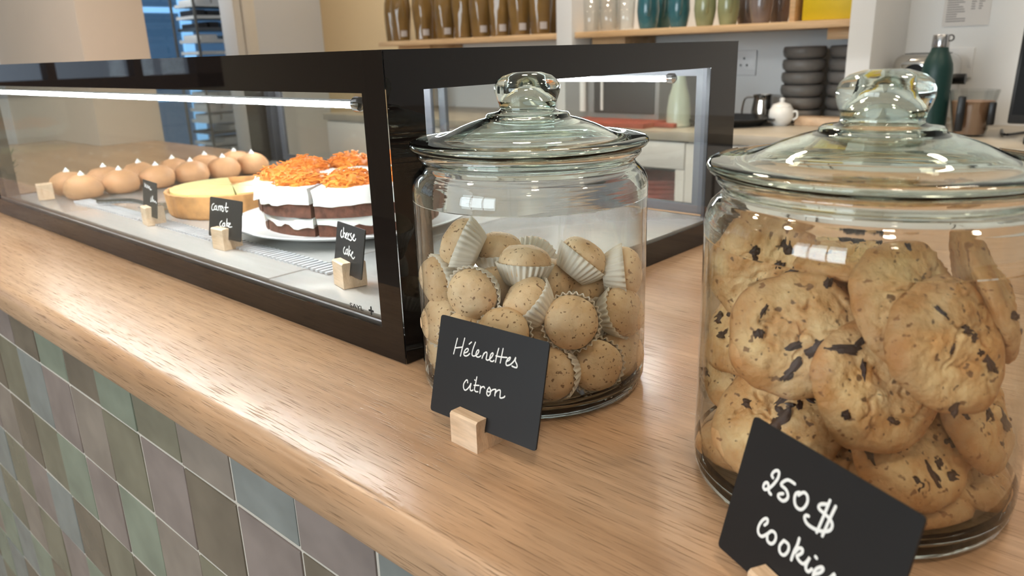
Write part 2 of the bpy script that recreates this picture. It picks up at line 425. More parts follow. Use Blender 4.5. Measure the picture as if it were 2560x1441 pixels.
# side wall of the shop with its wooden window
bm = nb()
WY0, WY1 = -2.10, -0.38
bx(bm, XL-0.1, XL, YF, WY0, ZF, ZC); bx(bm, XL-0.1, XL, WY1, 0.55, ZF, ZC)
bx(bm, XL-0.1, XL, WY0, WY1, ZF, 0.17); bx(bm, XL-0.1, XL, WY0, WY1, 1.5, ZC)
struct(obj('wall_left', bm, 'plaster_cream', smooth=False))
wl = struct(boxo('window_2', (XL-0.07, XL-0.06, WY0, WY1, 0.17, 1.5), 'window_glass'))
bm = nb()
for y in (-1.70, -1.21, -0.76): bx(bm, XL-0.09, XL+0.01, y, y+0.05, 0.17, 1.5)
bx(bm, XL-0.09, XL+0.02, WY0-0.12, WY0+0.06, 0.10, 1.5); bx(bm, XL-0.09, XL+0.01, WY1-0.06, WY1, 0.17, 1.5)
bx(bm, XL-0.09, XL+0.02, WY0-0.12, WY1+0.05, 0.10, 0.19); bx(bm, XL-0.09, XL+0.01, WY0, WY1, 1.43, 1.5)
obj('window_frame', bm, 'wood_dark', wl, smooth=False)
# kitchen wall with the doorway into the cold room
bm = nb()
X3 = -3.114
bx(bm, X3-0.1, X3, 1.60, YB+0.1, ZF, ZC); bx(bm, X3-0.1, X3, 0.62, 0.86, ZF, ZC); bx(bm, X3-0.1, X3, 0.86, 1.60, 1.15, ZC)
bx(bm, XL, X3-0.1, 0.55, 0.62, ZF, ZC)
struct(obj('wall_kitchen', bm, 'plaster_cool_lit', smooth=False))
bm = nb()
bx(bm, X3-0.11, X3+0.025, 1.585, 1.70, ZF, 1.22, bev=0.006); bx(bm, X3-0.11, X3+0.025, 0.80, 0.88, ZF, 1.22, bev=0.006); bx(bm, X3-0.11, X3+0.025, 0.80, 1.70, 1.13, 1.22, bev=0.006)
bx(bm, X3+0.02, X3+0.04, 1.625, 1.66, ZF, 1.2, bev=0.004)
struct(obj('trim_1', bm, 'white_lacquer'))
bm = nb(); bx(bm, -7.5, X3-0.1, 4.1, 4.2, ZF, ZC); bx(bm, -7.6, -7.5, 0.62, 4.2, ZF, ZC); bx(bm, -3.2, -3.1, 2.2, 4.2, ZF, ZC); bx(bm, -7.5, XL, 0.5, 0.6, ZF, ZC)
struct(obj('wall_store', bm, 'plaster_white', smooth=False))
# pillars between the shelf bays
struct(boxo('wall_pillar_middle', (-1.272, -1.203, 1.80, YB, 0.03, ZC), 'plaster_white', bev=0.003))
struct(boxo('wall_pillar_right', (-0.266, -0.203, 1.80, YB, 0.03, ZC), 'plaster_white', bev=0.003))
# tall beige pillar near the case
struct(boxo('wall_pillar_left', (-3.70, -2.30, 0.595, 0.815, ZF, ZC), 'pillar_beige', bev=0.004))

# ceiling downlights
def downlight(x, y, power, label):
    t = thing('downlight', label, 'lamp', (x, y, ZC), 0, 'ceiling downlights')
    bm = nb(); lathe(bm, [(0.045, 0.0), (0.062, 0.0), (0.062, -0.008), (0.045, -0.012), (0.042, 0.0)], 32)
    obj('ring', bm, 'lamp_ring', t)
    bm = nb(); lathe(bm, [(0, -0.004), (0.043, -0.004), (0.043, -0.001), (0, -0.001)], 32)
    obj('lens', bm, 'lamp_warm', t)
    l = bpy.data.lights.new('downlight_beam', 'SPOT'); l.energy = power; l.color = (1.0, 0.86, 0.68)
    l.spot_size = 2.3; l.spot_blend = 0.6; l.shadow_soft_size = 0.09
    lo = bpy.data.objects.new('downlight_beam', l); COL.objects.link(lo); lo.parent = t; lo.location = (0, 0, -0.03)
for k, (x, y, pw, where) in enumerate([(0.85, -0.60, 29, 'above the customer side of the cookie jar'), (0.60, 0.95, 30, 'above the gap behind the cookie jar'),
        (-0.75, -0.75, 24, 'above the customer side of the display case'), (-0.85, 1.05, 51, 'above the gap behind the display case'),
        (-2.45, 1.75, 31, 'above the cream wall left of the amber bottles'), (1.7, 0.5, 27, 'above the right end of the counter'),
        (1.5, -1.6, 20, 'near the right of the shop window'), (-1.55, -0.05, 34, 'above the left end of the display case'),
        (-2.4, -1.1, 27, 'in front of the left side window'), (0.45, 1.60, 10, 'above the green bottle on the back worktop'), (-0.95, 1.62, 34, 'above the clear tumblers')]):
    downlight(x, y, pw, 'round warm ceiling downlight '+where)

# ------------------------------------------------------------------ counter: tiled front and oak worktop
ct = thing('counter', 'long service counter fronted with muted glazed square tiles', 'counter', (-0.6, 0.3, ZF))
def put(o, par):            # parent while keeping the place
    o.parent = par; o.matrix_parent_inverse = Matrix.Translation(-Vector(par.location)); return o
TY = -0.132
put(boxo('carcass', (-2.6, 1.9, -0.1387, 0.62, ZF, -0.0385), 'grout'), ct)
tile_me = []
for v in range(3):
    bm = nb(); h = 0.0480
    bx(bm, -h*1.018, h*1.018, -0.004, 0.004, -h*0.984, h*0.984, bev=0.0009, seg=2)
    for ve in bm.verts:
        if ve.co.y < 0: ve.co.y += 0.0009*noise.noise(Vector((ve.co.x*25+v*7, v, ve.co.z*25)))
    bmesh.ops.recalc_face_normals(bm, faces=bm.faces)
    for f in bm.faces: f.smooth = False
    per = []
    for n_, c_ in TILE_COL:
        me = bpy.data.meshes.new('tile'); bm.to_mesh(me); me.materials.append(MATS['tile_'+n_]); per.append(me)
    bm.free(); tile_me.append(per)
rr = random.Random(5)
names = [n for n, c in TILE_COL]
PX, PZ = 0.1008, 0.0985
last = {}
for row in range(8):
    for c in range(-17, 6):
        x = -0.0755 + PX*c + 0.05 + rr.uniform(-0.0012, 0.0012)
        z = -0.1045 - PZ*row + PZ/2
        while True:
            k = rr.choice([0, 0, 1, 1, 2, 2, 3, 3, 4, 4, 5])
            if k != last.get(c) and k != last.get('prev'): break
        last[c] = k; last['prev'] = k
        t = inst('tile', tile_me[rr.randrange(3)][k], None, (x, TY-0.0040+rr.uniform(-0.0004, 0.0004), z),
                 (rr.uniform(-0.005, 0.005), rr.uniform(-0.003, 0.003), rr.uniform(-0.005, 0.005)))
        if row == 0: t.scale.z = 0.664; t.location.z = -0.0714
        put(t, ct)
# worktop: rounded nosing towards the customer
bm = nb()
prof = [(0.78, 0.0)]
r1 = 0.016
for i in range(9):
    a = PI/2*i/8; prof.append((-0.162 + r1 - r1*math.sin(a), -r1 + r1*math.cos(a)))
r2 = 0.012
for i in range(7):
    a = PI/2*i/6; prof.append((-0.162 + r2 - r2*math.cos(a), -0.038 + r2 - r2*math.sin(a)))
prof += [(0.78, -0.038)]
prism(bm, prof, 'x', -2.7, 2.0)
wt = obj('worktop', bm, 'oak', thr=0.5)
tag(wt, 'continuous oak counter worktop with rounded front nosing under jars and display case', 'worktop')

# ------------------------------------------------------------------ refrigerated display case
LX, DY, HZ = 1.2, 0.615, 0.27
ca = thing('display_case', 'black-framed glass countertop display case holding cakes and buns', 'display case', (-0.6, 0.31, 0.0))
def cpart(name, bm, mat, par=None, **k):
    o = obj(name, bm, mat, **k); put(o, ca) if par is None else subput(o, par); return o
def subput(o, par):
    o.parent = par; o.matrix_parent_inverse = Matrix.Translation(-Vector(ca.location)) if False else par.matrix_world.inverted() if False else Matrix.Identity(4)
    return o
bm = nb(); bx(bm, -LX+0.008, -0.008, 0.008, DY-0.004, 0.0, 0.024, bev=0.002); base = cpart('base', bm, 'case_dark')
# deck plates and the bright lips
bm = nb(); bx(bm, -LX+0.012, -0.262, 0.022, DY-0.03, 0.024, 0.030, bev=0.001); cpart('deck_plate', bm, 'deck_steel')
bm = nb(); bx(bm, -0.260, -0.012, 0.022, DY-0.03, 0.024, 0.0292, bev=0.001); cpart('deck_plate', bm, 'deck_steel')
bm = nb(); bx(bm, -LX+0.01, -0.008, 0.005, 0.008, 0.026, 0.0315); cpart('glass_channel', bm, 'aluminium')
# ventilation slots: two rows of punched bars behind the signs
bm = nb()
for k in range(90):
    x = -1.0 + k*0.0096
    if x > -0.215: break
    bx(bm, x, x+0.0044, 0.070, 0.098, 0.030, 0.0325)
vs_ = cpart('vent_slots', bm, 'vent_led_shine', smooth=False); vs_['kind'] = 'stuff'
def border(name, plane, a0, a1, i0, i1, z0, z1, zi0, zi1, d0, d1):
    """printed frame round an opening; plane 'y' -> a is x, plane 'x' -> a is y"""
    bm = nb()
    for (p, q, r, s) in ((a0, a1, z0, zi0), (a0, a1, zi1, z1), (a0, i0, zi0, zi1), (i1, a1, zi0, zi1)):
        if plane == 'y': bx(bm, p, q, d0, d1, r, s)
        else: bx(bm, d0, d1, p, q, r, s)
    return cpart(name, bm, 'black_print', smooth=False)
bm = nb(); bx(bm, -LX, 0.0, 0.0, 0.005, 0.001, HZ); fg = cpart('front_glass', bm, 'pane_glass', smooth=False)
border('front_border', 'y', -LX, -0.0002, -LX+0.03, -0.0305, 0.001, HZ, 0.030, 0.2372, -0.0006, -0.0001)
bm = nb(); bx(bm, -0.005, 0.0, 0.0055, DY, 0.001, HZ); sg = cpart('side_glass', bm, 'pane_glass', smooth=False)
border('side_border', 'x', 0.0006, DY, 0.0405, 0.541, 0.001, HZ, 0.030, 0.2385, 0.0001, 0.0006)
bm = nb(); bx(bm, -LX, -LX+0.005, 0.0055, DY, 0.001, HZ); cpart('end_glass', bm, 'pane_glass', smooth=False)
border('end_border', 'x', 0.0006, DY, 0.0405, 0.541, 0.001, HZ, 0.030, 0.2385, -LX-0.0006, -LX-0.0001)
bm = nb(); bx(bm, -LX+0.001, -0.001, 0.001, DY-0.001, HZ-0.006, HZ); bx(bm, -LX+0.006, -0.006, 0.006, DY-0.004, HZ-0.03, HZ-0.006)
cpart('top_panel', bm, 'case_under', smooth=False)
bm = nb(); bx(bm, -LX-0.0005, 0.0007, -0.0007, DY+0.0005, HZ, HZ+0.0012); cpart('top_print', bm, 'black_print', smooth=False)
for x0, x1 in ((-0.030, -0.006), (-LX+0.006, -LX+0.030)):
    bm = nb(); bx(bm, x0, x1, DY-0.028, DY-0.002, 0.024, HZ-0.03, bev=0.001); cpart('rear_post', bm, 'alu_dull')
for k, (x0, x1, y0) in enumerate(((-0.625, -0.030, 0.592), (-LX+0.030, -0.580, 0.604))):
    bm = nb()
    for (p, q, r, s) in ((x0, x1, 0.030, 0.044), (x0, x1, 0.226, 0.240), (x0, x0+0.018, 0.044, 0.226), (x1-0.018, x1, 0.044, 0.226)):
        bx(bm, p, q, y0, y0+0.008, r, s)
    d = cpart('sliding_door', bm, 'alu_door', smooth=False)
    bm = nb(); bx(bm, x0+0.018, x1-0.018, y0+0.003, y0+0.006, 0.044, 0.226)
    o = obj('pane', bm, 'pane_glass', smooth=False); o.parent = d
# LED battens
def led(y, x0, x1, z):
    bm = nb(); tube(bm, [(x0, y, z), (x1, y, z)], 0.0030, 10); l = cpart('led_tube', bm, 'led')
    bm = nb(); bx(bm, x0, x1, y-0.003, y+0.003, z+0.0032, z+0.0048); o = obj('led_housing', bm, 'aluminium'); o.parent = l
    for xe, s in ((x1, 1), (x0, -1)):
        bm = nb(); xf = Matrix.Translation((xe, y, z+0.001)) @ Matrix.Rotation(s*PI/2, 4, 'Y')
        lathe(bm, [(0, -0.002), (0.0058, -0.002), (0.0068, 0.0), (0.0064, 0.007), (0.003, 0.010), (0, 0.0105)], 20, xf=xf)
        o = obj('end_cap', bm, 'steel_bright'); o.parent = l
led(0.026, -1.155, -0.075, 0.2247)
led(0.495, -1.165, -0.034, 0.2262)
# maker's mark on the front pane
def text_mesh(name, body, size, mat, parent, mw):
    cu = bpy.data.curves.new(name, 'FONT'); cu.body = body; cu.size = size; cu.extrude = 0.00008; cu.offset = 0.00006
    cu.space_character = 1.02
    o = bpy.data.objects.new(name, cu); COL.objects.link(o)
    dg = bpy.context.evaluated_depsgraph_get(); me = bpy.data.meshes.new_from_object(o.evaluated_get(dg))
    bpy.data.objects.remove(o)
    me.transform(mw); me.materials.append(MATS[mat])
    q = bpy.data.objects.new(name, me); COL.objects.link(q); q.parent = parent
    return q
pm = Matrix.Translation((-0.0768, -0.0009, 0.0400)) @ Matrix.Rotation(PI/2, 4, 'X') @ Matrix.Diagonal((1.50, 1.0, 1.0, 1.0))
text_mesh('logo_lettering', 'SAYL', 0.0062, 'dark_hole', fg, pm)
bm = nb(); st = []
for i in range(32):
    a = 2*PI*i/32; q = abs(math.cos(2*a))**2.2
    r_ = 0.0011 + 0.0034*q
    st.append((-0.0442+r_*math.cos(a)*0.86, 0.0428+r_*math.sin(a)))
prism(bm, st, 'y', -0.0010, -0.0006); o = obj('logo_star', bm, 'dark_hole', fg, smooth=False)

# ------------------------------------------------------------------ chalk cards in wooden blocks
def px_strokes(off, sc, strokes):
    return [[(off[0]+x/sc, off[1]+y/sc) for x, y in s] for s in strokes]
def sign(label, o3, yaw, tilt, roll, wd, ht, ztab, strokes, rad, boff, bw=0.0275, bh=0.024, group=None, front=0.0085):
    ex = Vector((math.cos(yaw), math.sin(yaw), 0)); n = Vector((math.sin(yaw), -math.cos(yaw), 0))
    ez = Vector((0, 0, 1))*math.cos(tilt) - n*math.sin(tilt)
    e1 = ex*math.cos(roll) + ez*math.sin(roll); e2 = -ex*math.sin(roll) + ez*math.cos(roll)
    nn = e1.cross(e2)
    if nn.dot(CAM - Vector(o3)) < 0: nn = -nn
    O = Vector(o3)
    root = thing('sign_holder', label, 'sign', (O.x, O.y, ztab), 0, group)
    inv = -Vector((O.x, O.y, ztab))
    # card with clipped round corners
    bm = nb(); c = 0.0022; pts = []
    for sx, sy, a0 in ((1, 0, -PI/2), (1, 1, 0), (-1, 1, PI/2), (-1, 0, PI)):
        cx_, cy_ = sx*(wd/2-c), (ht-c if sy else c)
        for k in range(4):
            a = a0 + PI/2*k/3; pts.append((cx_+c*math.cos(a), cy_+c*math.sin(a)))
    A = [bm.verts.new(O+inv+e1*u+e2*v+nn*0.0006) for u, v in pts]; B = [bm.verts.new(O+inv+e1*u+e2*v-nn*0.0006) for u, v in pts]
    k = len(pts)
    for i in range(k): bm.faces.new((A[i], A[(i+1) % k], B[(i+1) % k], B[i]))
    bm.faces.new(A); bm.faces.new(B[::-1])
    card = obj('card', bm, 'slate_card', root, smooth=False)
    # handwriting: flat chalk-pen lines lying on the card
    if strokes:
        bm = nb()
        for s in strokes:
            P3 = []
            for (px, py) in s:
                d = ray(px, py); P3.append(CAM + d*((O+nn*0.0007-CAM).dot(nn)/d.dot(nn)))
            P3 = spline(P3, 5) if len(P3) > 2 else P3
            n0 = len(bm.verts)
            tube(bm, [p+inv for p in P3], rad, 8)
            # round pen ends
            for p in (P3[0], P3[-1]):
                bmesh.ops.create_icosphere(bm, subdivisions=1, radius=rad, matrix=Matrix.Translation(p+inv))
            bm.verts.ensure_lookup_table()
            for v in bm.verts[n0:]:
                h = (v.co-inv-O).dot(nn) - 0.0007
                v.co -= nn*(h*0.75)
        obj('handwriting', bm, 'chalk', card)
    # wooden block, slot cut for the card
    bm = nb(); f = front; dp = 0.027
    sl = 0.0012
    t_ = math.tan(tilt)
    zb = O.z - ztab
    prof = [(-f, 0), (-f, bh-0.0015), (-f+0.0015, bh), ((bh-zb)*t_-sl, bh), (-sl, zb-0.0008), (sl, zb-0.0008), ((bh-zb)*t_+sl, bh), (dp-f-0.0015, bh), (dp-f, bh-0.0015), (dp-f, 0)]
    prism(bm, prof, 'x', -bw/2, bw/2)
    blk = obj('wooden_block', bm, 'beech', root, smooth=False)
    blk.rotation_euler = (0, 0, yaw); blk.location = ex*boff
    return root
T1 = px_strokes((1120, 835), 8.237, [
    [(195, 95), (115, 415)], [(345, 90), (255, 460)], [(165, 290), (300, 275)], [(435, 215), (485, 170)],
    [(345, 395), (400, 370), (420, 320), (390, 305), (345, 350), (325, 420), (350, 455), (400, 450), (445, 410)],
    [(565, 175), (510, 330), (495, 430), (530, 460), (590, 435), (630, 380), (630, 335), (600, 350), (575, 420), (590, 470), (635, 480), (675, 455)],
    [(740, 400), (700, 505)], [(715, 460), (760, 390), (800, 385), (800, 440), (785, 520), (815, 545), (850, 530)],
    [(850, 530), (900, 480), (930, 420), (915, 395), (880, 430), (860, 510), (875, 560), (920, 570), (945, 550)],
    [(1045, 300), (1010, 430), (975, 585)], [(1135, 305), (1110, 430), (1075, 600)], [(985, 455), (1100, 480), (1215, 490)],
    [(1200, 570), (1260, 545), (1285, 490), (1250, 500), (1205, 560), (1195, 630), (1225, 655), (1290, 630), (1360, 560), (1395, 490), (1385, 560), (1420, 640), (1415, 695), (1370, 690), (1315, 665)],
    [(405, 1010), (400, 960), (370, 960), (325, 1030), (320, 1110), (345, 1160), (385, 1150), (440, 1090), (475, 1020), (455, 1130), (475, 1175), (515, 1160)], [(550, 950), (557, 960)],
    [(595, 890), (565, 1040), (545, 1140), (570, 1190), (615, 1195)], [(535, 1060), (640, 1065)],
    [(670, 1080), (665, 1150), (655, 1225)], [(662, 1160), (690, 1105), (735, 1090), (755, 1120)],
    [(850, 1100), (810, 1160), (800, 1240), (830, 1280), (870, 1240), (875, 1160), (850, 1100)], [(810, 1190), (870, 1195), (920, 1155), (985, 1150), (970, 1215), (965, 1280)],
    [(968, 1230), (1020, 1170), (1075, 1165), (1075, 1240), (1070, 1310), (1095, 1325), (1150, 1310), (1170, 1285)]])
T2 = px_strokes((1880, 1150), 4.95, [
    [(260, 225), (245, 190), (275, 145), (315, 135), (335, 165), (320, 230), (270, 300), (215, 350), (160, 370), (140, 335), (160, 290), (195, 290), (205, 350), (210, 400), (235, 430)],
    [(530, 300), (440, 250), (360, 305), (420, 370), (445, 440), (430, 490), (380, 510), (330, 470), (330, 430), (385, 420)],
    [(575, 440), (640, 405), (685, 450), (685, 530), (640, 600), (590, 615), (540, 570), (525, 490), (545, 420), (590, 405)],
    [(700, 700), (670, 690), (650, 720), (680, 790), (760, 850), (860, 885), (950, 880), (990, 830), (980, 760), (920, 690), (840, 620), (825, 580), (860, 550), (940, 555)],
    [(965, 505), (890, 690), (800, 900)], [(1035, 580), (950, 760), (870, 945)],
    [(155, 810), (190, 780), (190, 735), (150, 735), (100, 790), (75, 860), (85, 920), (125, 950), (190, 920), (240, 885), (285, 910), (295, 970), (270, 1025), (230, 1040), (190, 1000), (190, 920)],
    [(395, 1000), (345, 1060), (340, 1130), (370, 1175), (410, 1175), (450, 1120), (450, 1050), (395, 1000)],
    [(585, 975), (560, 1060), (520, 1140), (485, 1240)], [(530, 1150), (575, 1100), (620, 1105), (620, 1150), (570, 1185), (555, 1200), (590, 1260), (640, 1290), (690, 1250), (715, 1210), (670, 1300), (670, 1360), (700, 1385), (740, 1355)],
    [(785, 1200), (800, 1220)], [(770, 1420), (840, 1400), (880, 1360), (860, 1330), (800, 1350), (765, 1400), (760, 1460), (800, 1500), (860, 1500), (960, 1470), (1020, 1420), (1010, 1480), (1050, 1550), (1030, 1600), (960, 1590)]])
T3 = px_strokes((515, 490), 12.01, [
    [(240, 230), (190, 270), (170, 370), (200, 430), (250, 400)], [(300, 290), (260, 330), (255, 400), (300, 400), (320, 300), (315, 400), (350, 430)],
    [(370, 300), (380, 430)], [(380, 340), (420, 290)], [(430, 300), (430, 440)], [(430, 340), (480, 300)], [(500, 320), (470, 400), (500, 470), (535, 420), (500, 320)],
    [(610, 210), (590, 400), (610, 480), (650, 450)], [(560, 350), (670, 350)],
    [(480, 750), (430, 800), (415, 880), (450, 920), (490, 890)], [(550, 810), (500, 850), (500, 910), (550, 910), (560, 820), (570, 920)], [(630, 690), (615, 920)], [(620, 870), (670, 810)], [(625, 870), (670, 930)],
    [(680, 890), (730, 840), (710, 820), (680, 870), (700, 940), (780, 930)]])
T4 = px_strokes((835, 550), 12.01, [
    [(235, 310), (205, 380), (205, 480), (240, 530), (265, 490)], [(290, 230), (285, 400), (290, 520)], [(288, 440), (320, 390), (340, 440), (330, 540)],
    [(345, 500), (395, 430), (390, 390), (360, 440), (360, 540), (390, 570)], [(410, 520), (455, 440), (450, 410), (420, 460), (420, 570), (460, 590)],
    [(520, 410), (490, 440), (520, 520), (540, 580), (500, 620), (470, 600)], [(550, 560), (610, 480), (600, 440), (570, 500), (570, 590), (610, 630), (645, 600), (650, 570)],
    [(320, 820), (285, 890), (290, 980), (325, 1030), (345, 990)], [(400, 880), (360, 920), (360, 1020), (400, 1010), (415, 890), (410, 1020), (440, 1080)],
    [(455, 790), (445, 940), (445, 1070)], [(450, 980), (490, 910)], [(455, 980), (500, 1090)], [(510, 1050), (565, 990), (560, 960), (530, 1010), (530, 1110), (580, 1170), (620, 1120)]])
T5 = px_strokes((350, 440), 12.0, [
    [(140, 220), (150, 330), (180, 260), (200, 360), (230, 280), (250, 370), (280, 310), (300, 400), (340, 420)],
    [(330, 640), (320, 780), (360, 720), (380, 600), (380, 780), (410, 720), (430, 790), (460, 760), (490, 830)]])
sign('black card reading Hélenettes citron in a wooden block before the smaller-cake jar', (0.1556, -0.0638, 0.014), -0.0453, 0.263, 0.0431, 0.107, 0.0727, 0.0, T1, 0.00052, -0.008)
sign('black card reading 250$ Cookies in a wooden block before the cookie jar', (0.3902, -0.0981, 0.014), -0.4895, 0.2793, 0.0458, 0.105, 0.074, 0.0, T2, 0.00085, -0.004)
GS = 'chalk cards inside the display case'
DZ = 0.0305
sign('small black card reading carrot cake inside the display case', (-0.4324, 0.0615, 0.044), 0.055, 0.2008, 0.0064, 0.076, 0.0518, DZ, T3, 0.0007, -0.003, bh=0.028, group=GS)
sign('small black card reading cheese cake nearest the case corner', (-0.1602, 0.0578, 0.044), -0.2357, 0.1943, 0.0322, 0.074, 0.0525, DZ-0.0006, T4, 0.0007, -0.006, bh=0.028, group=GS)
sign('small black card with blurred handwriting in front of the lemon tart', (-0.6751, 0.0695, 0.044), -0.1482, 0.1486, 0.0188, 0.074, 0.0525, DZ, T5, 0.0007, -0.003, bh=0.028, group=GS)
# empty block without a card
bm = nb(); prism(bm, [(-0.013, 0), (-0.013, 0.028), (-0.003, 0.028), (-0.002, 0.013), (0.000, 0.013), (0.001, 0.028), (0.014, 0.028), (0.014, 0)], 'y', -0.013, 0.013)
eb = obj('card_holder', bm, 'beech', loc=(-1.085, 0.052, DZ), rot=(0, 0, -0.25), smooth=False)
tag(eb, 'pale wooden card block with empty slot at the left end of the case', 'card holder')

# ------------------------------------------------------------------ glass jars
JR, JW = 0.0935, 0.0032
def make_jar(loc, label):
    t = thing('glass_jar', label, 'jar', loc, 0, 'glass jars on the counter')
    outer = [(0, 0.0010), (0.070, 0.0010), (0.080, 0.0), (0.0870, 0.0008), (0.0912, 0.004), (0.0932, 0.010), (0.0935, 0.018), (0.0935, 0.158), (0.0938, 0.164), (0.0930, 0.1705), (0.0905, 0.1760), (0.0865, 0.1800),
             (0.0838, 0.1832), (0.0838, 0.1860), (0.0865, 0.1885), (0.0882, 0.1908), (0.0878, 0.1932), (0.0862, 0.1945)]
    inner = [(0.0820, 0.1945), (0.0806, 0.1925), (0.0804, 0.1850), (0.0815, 0.1812), (0.0865, 0.1762), (0.0893, 0.1710), (0.0902, 0.164), (0.0902, 0.158), (0.0902, 0.018), (0.0890, 0.0125), (0.0850, 0.0092), (0.0790, 0.0080), (0, 0.0080)]
    prof = outer + inner
    mids = []
    for k in range(len(prof)-1):
        zm = (prof[k][1]+prof[k+1][1])/2
        mids.append(0 if 0.0175 < zm < 0.1585 else 1)
    bm = nb(); lathe(bm, prof, 112, mids=mids)
    obj('jar_body', bm, ['jar_wall', 'jar_thick'], t, thr=1.2)
    top = [(0.0885, 0.1950), (0.0922, 0.1962), (0.0938, 0.1988), (0.0930, 0.2014), (0.0905, 0.2028), (0.0850, 0.2030), (0.0770, 0.2032), (0.0700, 0.2042), (0.0650, 0.2060), (0.0600, 0.2084), (0.0520, 0.2120), (0.0440, 0.2148), (0.0380, 0.2166), (0.0340, 0.2175),
           (0.0328, 0.2182), (0.0326, 0.2198), (0.0312, 0.2210), (0.0260, 0.2216), (0.0226, 0.2226), (0.0216, 0.2242), (0.0222, 0.2280), (0.0240, 0.2325), (0.0254, 0.2372), (0.0252, 0.2412), (0.0234, 0.2452), (0.0190, 0.2488), (0.0110, 0.2513), (0, 0.2518)]
    und = [(0, 0.2408), (0.0055, 0.2402), (0.0105, 0.2382), (0.0145, 0.2345), (0.0170, 0.2290), (0.0182, 0.2230), (0.0200, 0.2185), (0.0240, 0.2160), (0.0330, 0.2136), (0.0430, 0.2108), (0.0520, 0.2078), (0.0600, 0.2042), (0.0670, 0.2005), (0.0730, 0.1985), (0.0765, 0.1960), (0.0768, 0.1905), (0.0795, 0.1905), (0.0800, 0.1948)]
    bm = nb(); lathe(bm, top+und, 112, closed=False)
    # close the underside ring
    bm.verts.ensure_lookup_table()
    rings = {}
    bmesh.ops.holes_fill(bm, edges=[e for e in bm.edges if e.is_boundary], sides=0)
    bmesh.ops.delete(bm, geom=[f for f in bm.faces if len(f.verts) > 60], context='FACES_ONLY')
    be = [e for e in bm.edges if e.is_boundary]
    if be: bmesh.ops.bridge_loops(bm, edges=be)
    lid = obj('lid', bm, 'lid_glass', t, thr=1.2)
    return t
J1 = Vector((0.1025, 0.0563, 0.0)); J2 = Vector((0.3620, 0.0585, 0.0))
make_jar(J1, 'glass jar half filled with round nut cakes in paper cups, beside the display case')
make_jar(J2, 'glass jar filled to the shoulder with chocolate chunk cookies')
RIN = 0.0900

def settle(local, rad, mats, centre, rin, zmin, zmax, keep, iters=160, turn=True):
    """push rigid bodies apart and into the jar: each body is a cloud of small balls, moved by constraints and refitted rigidly.
    local (k,3) ball centres in body space, rad (k,), mats list of 4x4, keep (n,) pull towards the start"""
    n = len(mats); k = len(local); L = np.array(local); rad = np.array(rad)
    M0 = [np.array(m) for m in mats]
    X0 = np.array([L @ m[:3, :3].T + m[:3, 3] for m in M0]); X = X0.copy()
    own = np.repeat(np.arange(n), k); rr_ = np.tile(rad, n)
    R2 = rr_[:, None] + rr_[None, :]; diff = own[:, None] != own[None, :]
    Lc = L - L.mean(0)
    pose = [None]*n
    for it in range(iters):
        P_ = X.reshape(-1, 3)
        d = P_[:, None, :] - P_[None, :, :]; ds = np.sqrt((d*d).sum(-1)) + 1e-9
        pen = np.where(diff, np.clip(R2 - ds, 0, None), 0)
        mv = (d/ds[..., None]*pen[..., None]).sum(1); cnt = (pen > 0).sum(1)
        mv = mv/np.maximum(cnt, 1)[:, None]*0.5
        Y = (P_ + mv).reshape(n, k, 3)
        Y += (X0 - X)*keep[:, None, None]
        h = Y[..., :2] - np.array([centre.x, centre.y]); hl = np.sqrt((h*h).sum(-1)); lim = rin - rad[None, :]
        f = np.where(hl > lim, lim/np.maximum(hl, 1e-9), 1.0); Y[..., :2] = np.array([centre.x, centre.y]) + h*f[..., None]
        Y[..., 2] = np.clip(Y[..., 2], zmin + rad[None, :], zmax - rad[None, :])
        for b in range(n):
            c = Y[b].mean(0); H = Lc.T @ (Y[b]-c)
            if turn:
                U, S_, Vt = np.linalg.svd(H); D = np.diag([1, 1, np.sign(np.linalg.det(Vt.T @ U.T))]); Rm = Vt.T @ D @ U.T
            else: Rm = M0[b][:3, :3]
            X[b] = Lc @ Rm.T + c; pose[b] = (Rm, c - Rm @ L.mean(0))
    out = []
    for Rm, t in pose:
        m = Matrix(Rm.tolist()).to_4x4(); m.translation = Vector(t.tolist()); out.append(m)
    return out

# ------------------------------------------------------------------ nut cakes in paper cups
def bun_mesh(seed):
    bm = nb()
    prof = [(0, -0.0100), (0.0145, -0.0098), (0.0170, -0.0060), (0.0200, -0.0005), (0.0222, 0.0050), (0.0226, 0.0095), (0.0214, 0.0140), (0.0186, 0.0182), (0.0142, 0.0212), (0.0075, 0.0231), (0, 0.0237)]
    lathe(bm, prof, 36)
    for v in bm.verts:
        n = noise.noise(v.co*70 + Vector((seed*9.1, 0, 0))); n2 = noise.noise(v.co*220 + Vector((0, seed*5.3, 0)))
        v.co += v.co.normalized()*(0.0011*n + 0.0004*n2)
    for f in bm.faces: f.smooth = True
    bmesh.ops.recalc_face_normals(bm, faces=bm.faces)
    me = bpy.data.meshes.new('nut_cake'); bm.to_mesh(me); bm.free(); me.materials.append(MATS['nut_cake']); return me
def cup_mesh():
    bm = nb()
    fl = lambda a, r, z: 0.05*math.sin(28*a)*min(1, max(0, (z+0.012)/0.008))
    prof = [(0, -0.0116), (0.0150, -0.0114), (0.0172, -0.0085), (0.0200, -0.0030), (0.0226, 0.0025), (0.0248, 0.0080)]
    lathe(bm, prof, 140, flute=fl)
    for f in bm.faces: f.smooth = True
    bmesh.ops.recalc_face_normals(bm, faces=bm.faces)
    bmesh.ops.solidify(bm, geom=bm.faces[:], thickness=0.00025)
    me = bpy.data.meshes.new('paper_cup'); bm.to_mesh(me); bm.free(); me.materials.append(MATS['cup_paper']); return me
BUNS = [bun_mesh(s) for s in range(4)]; CUP = cup_mesh()
def axis_rot(right, upw, toward):
    ax = (RT*right + UP*upw - fw*toward).normalized()
    return ax.to_track_quat('Z', 'Y').to_euler()
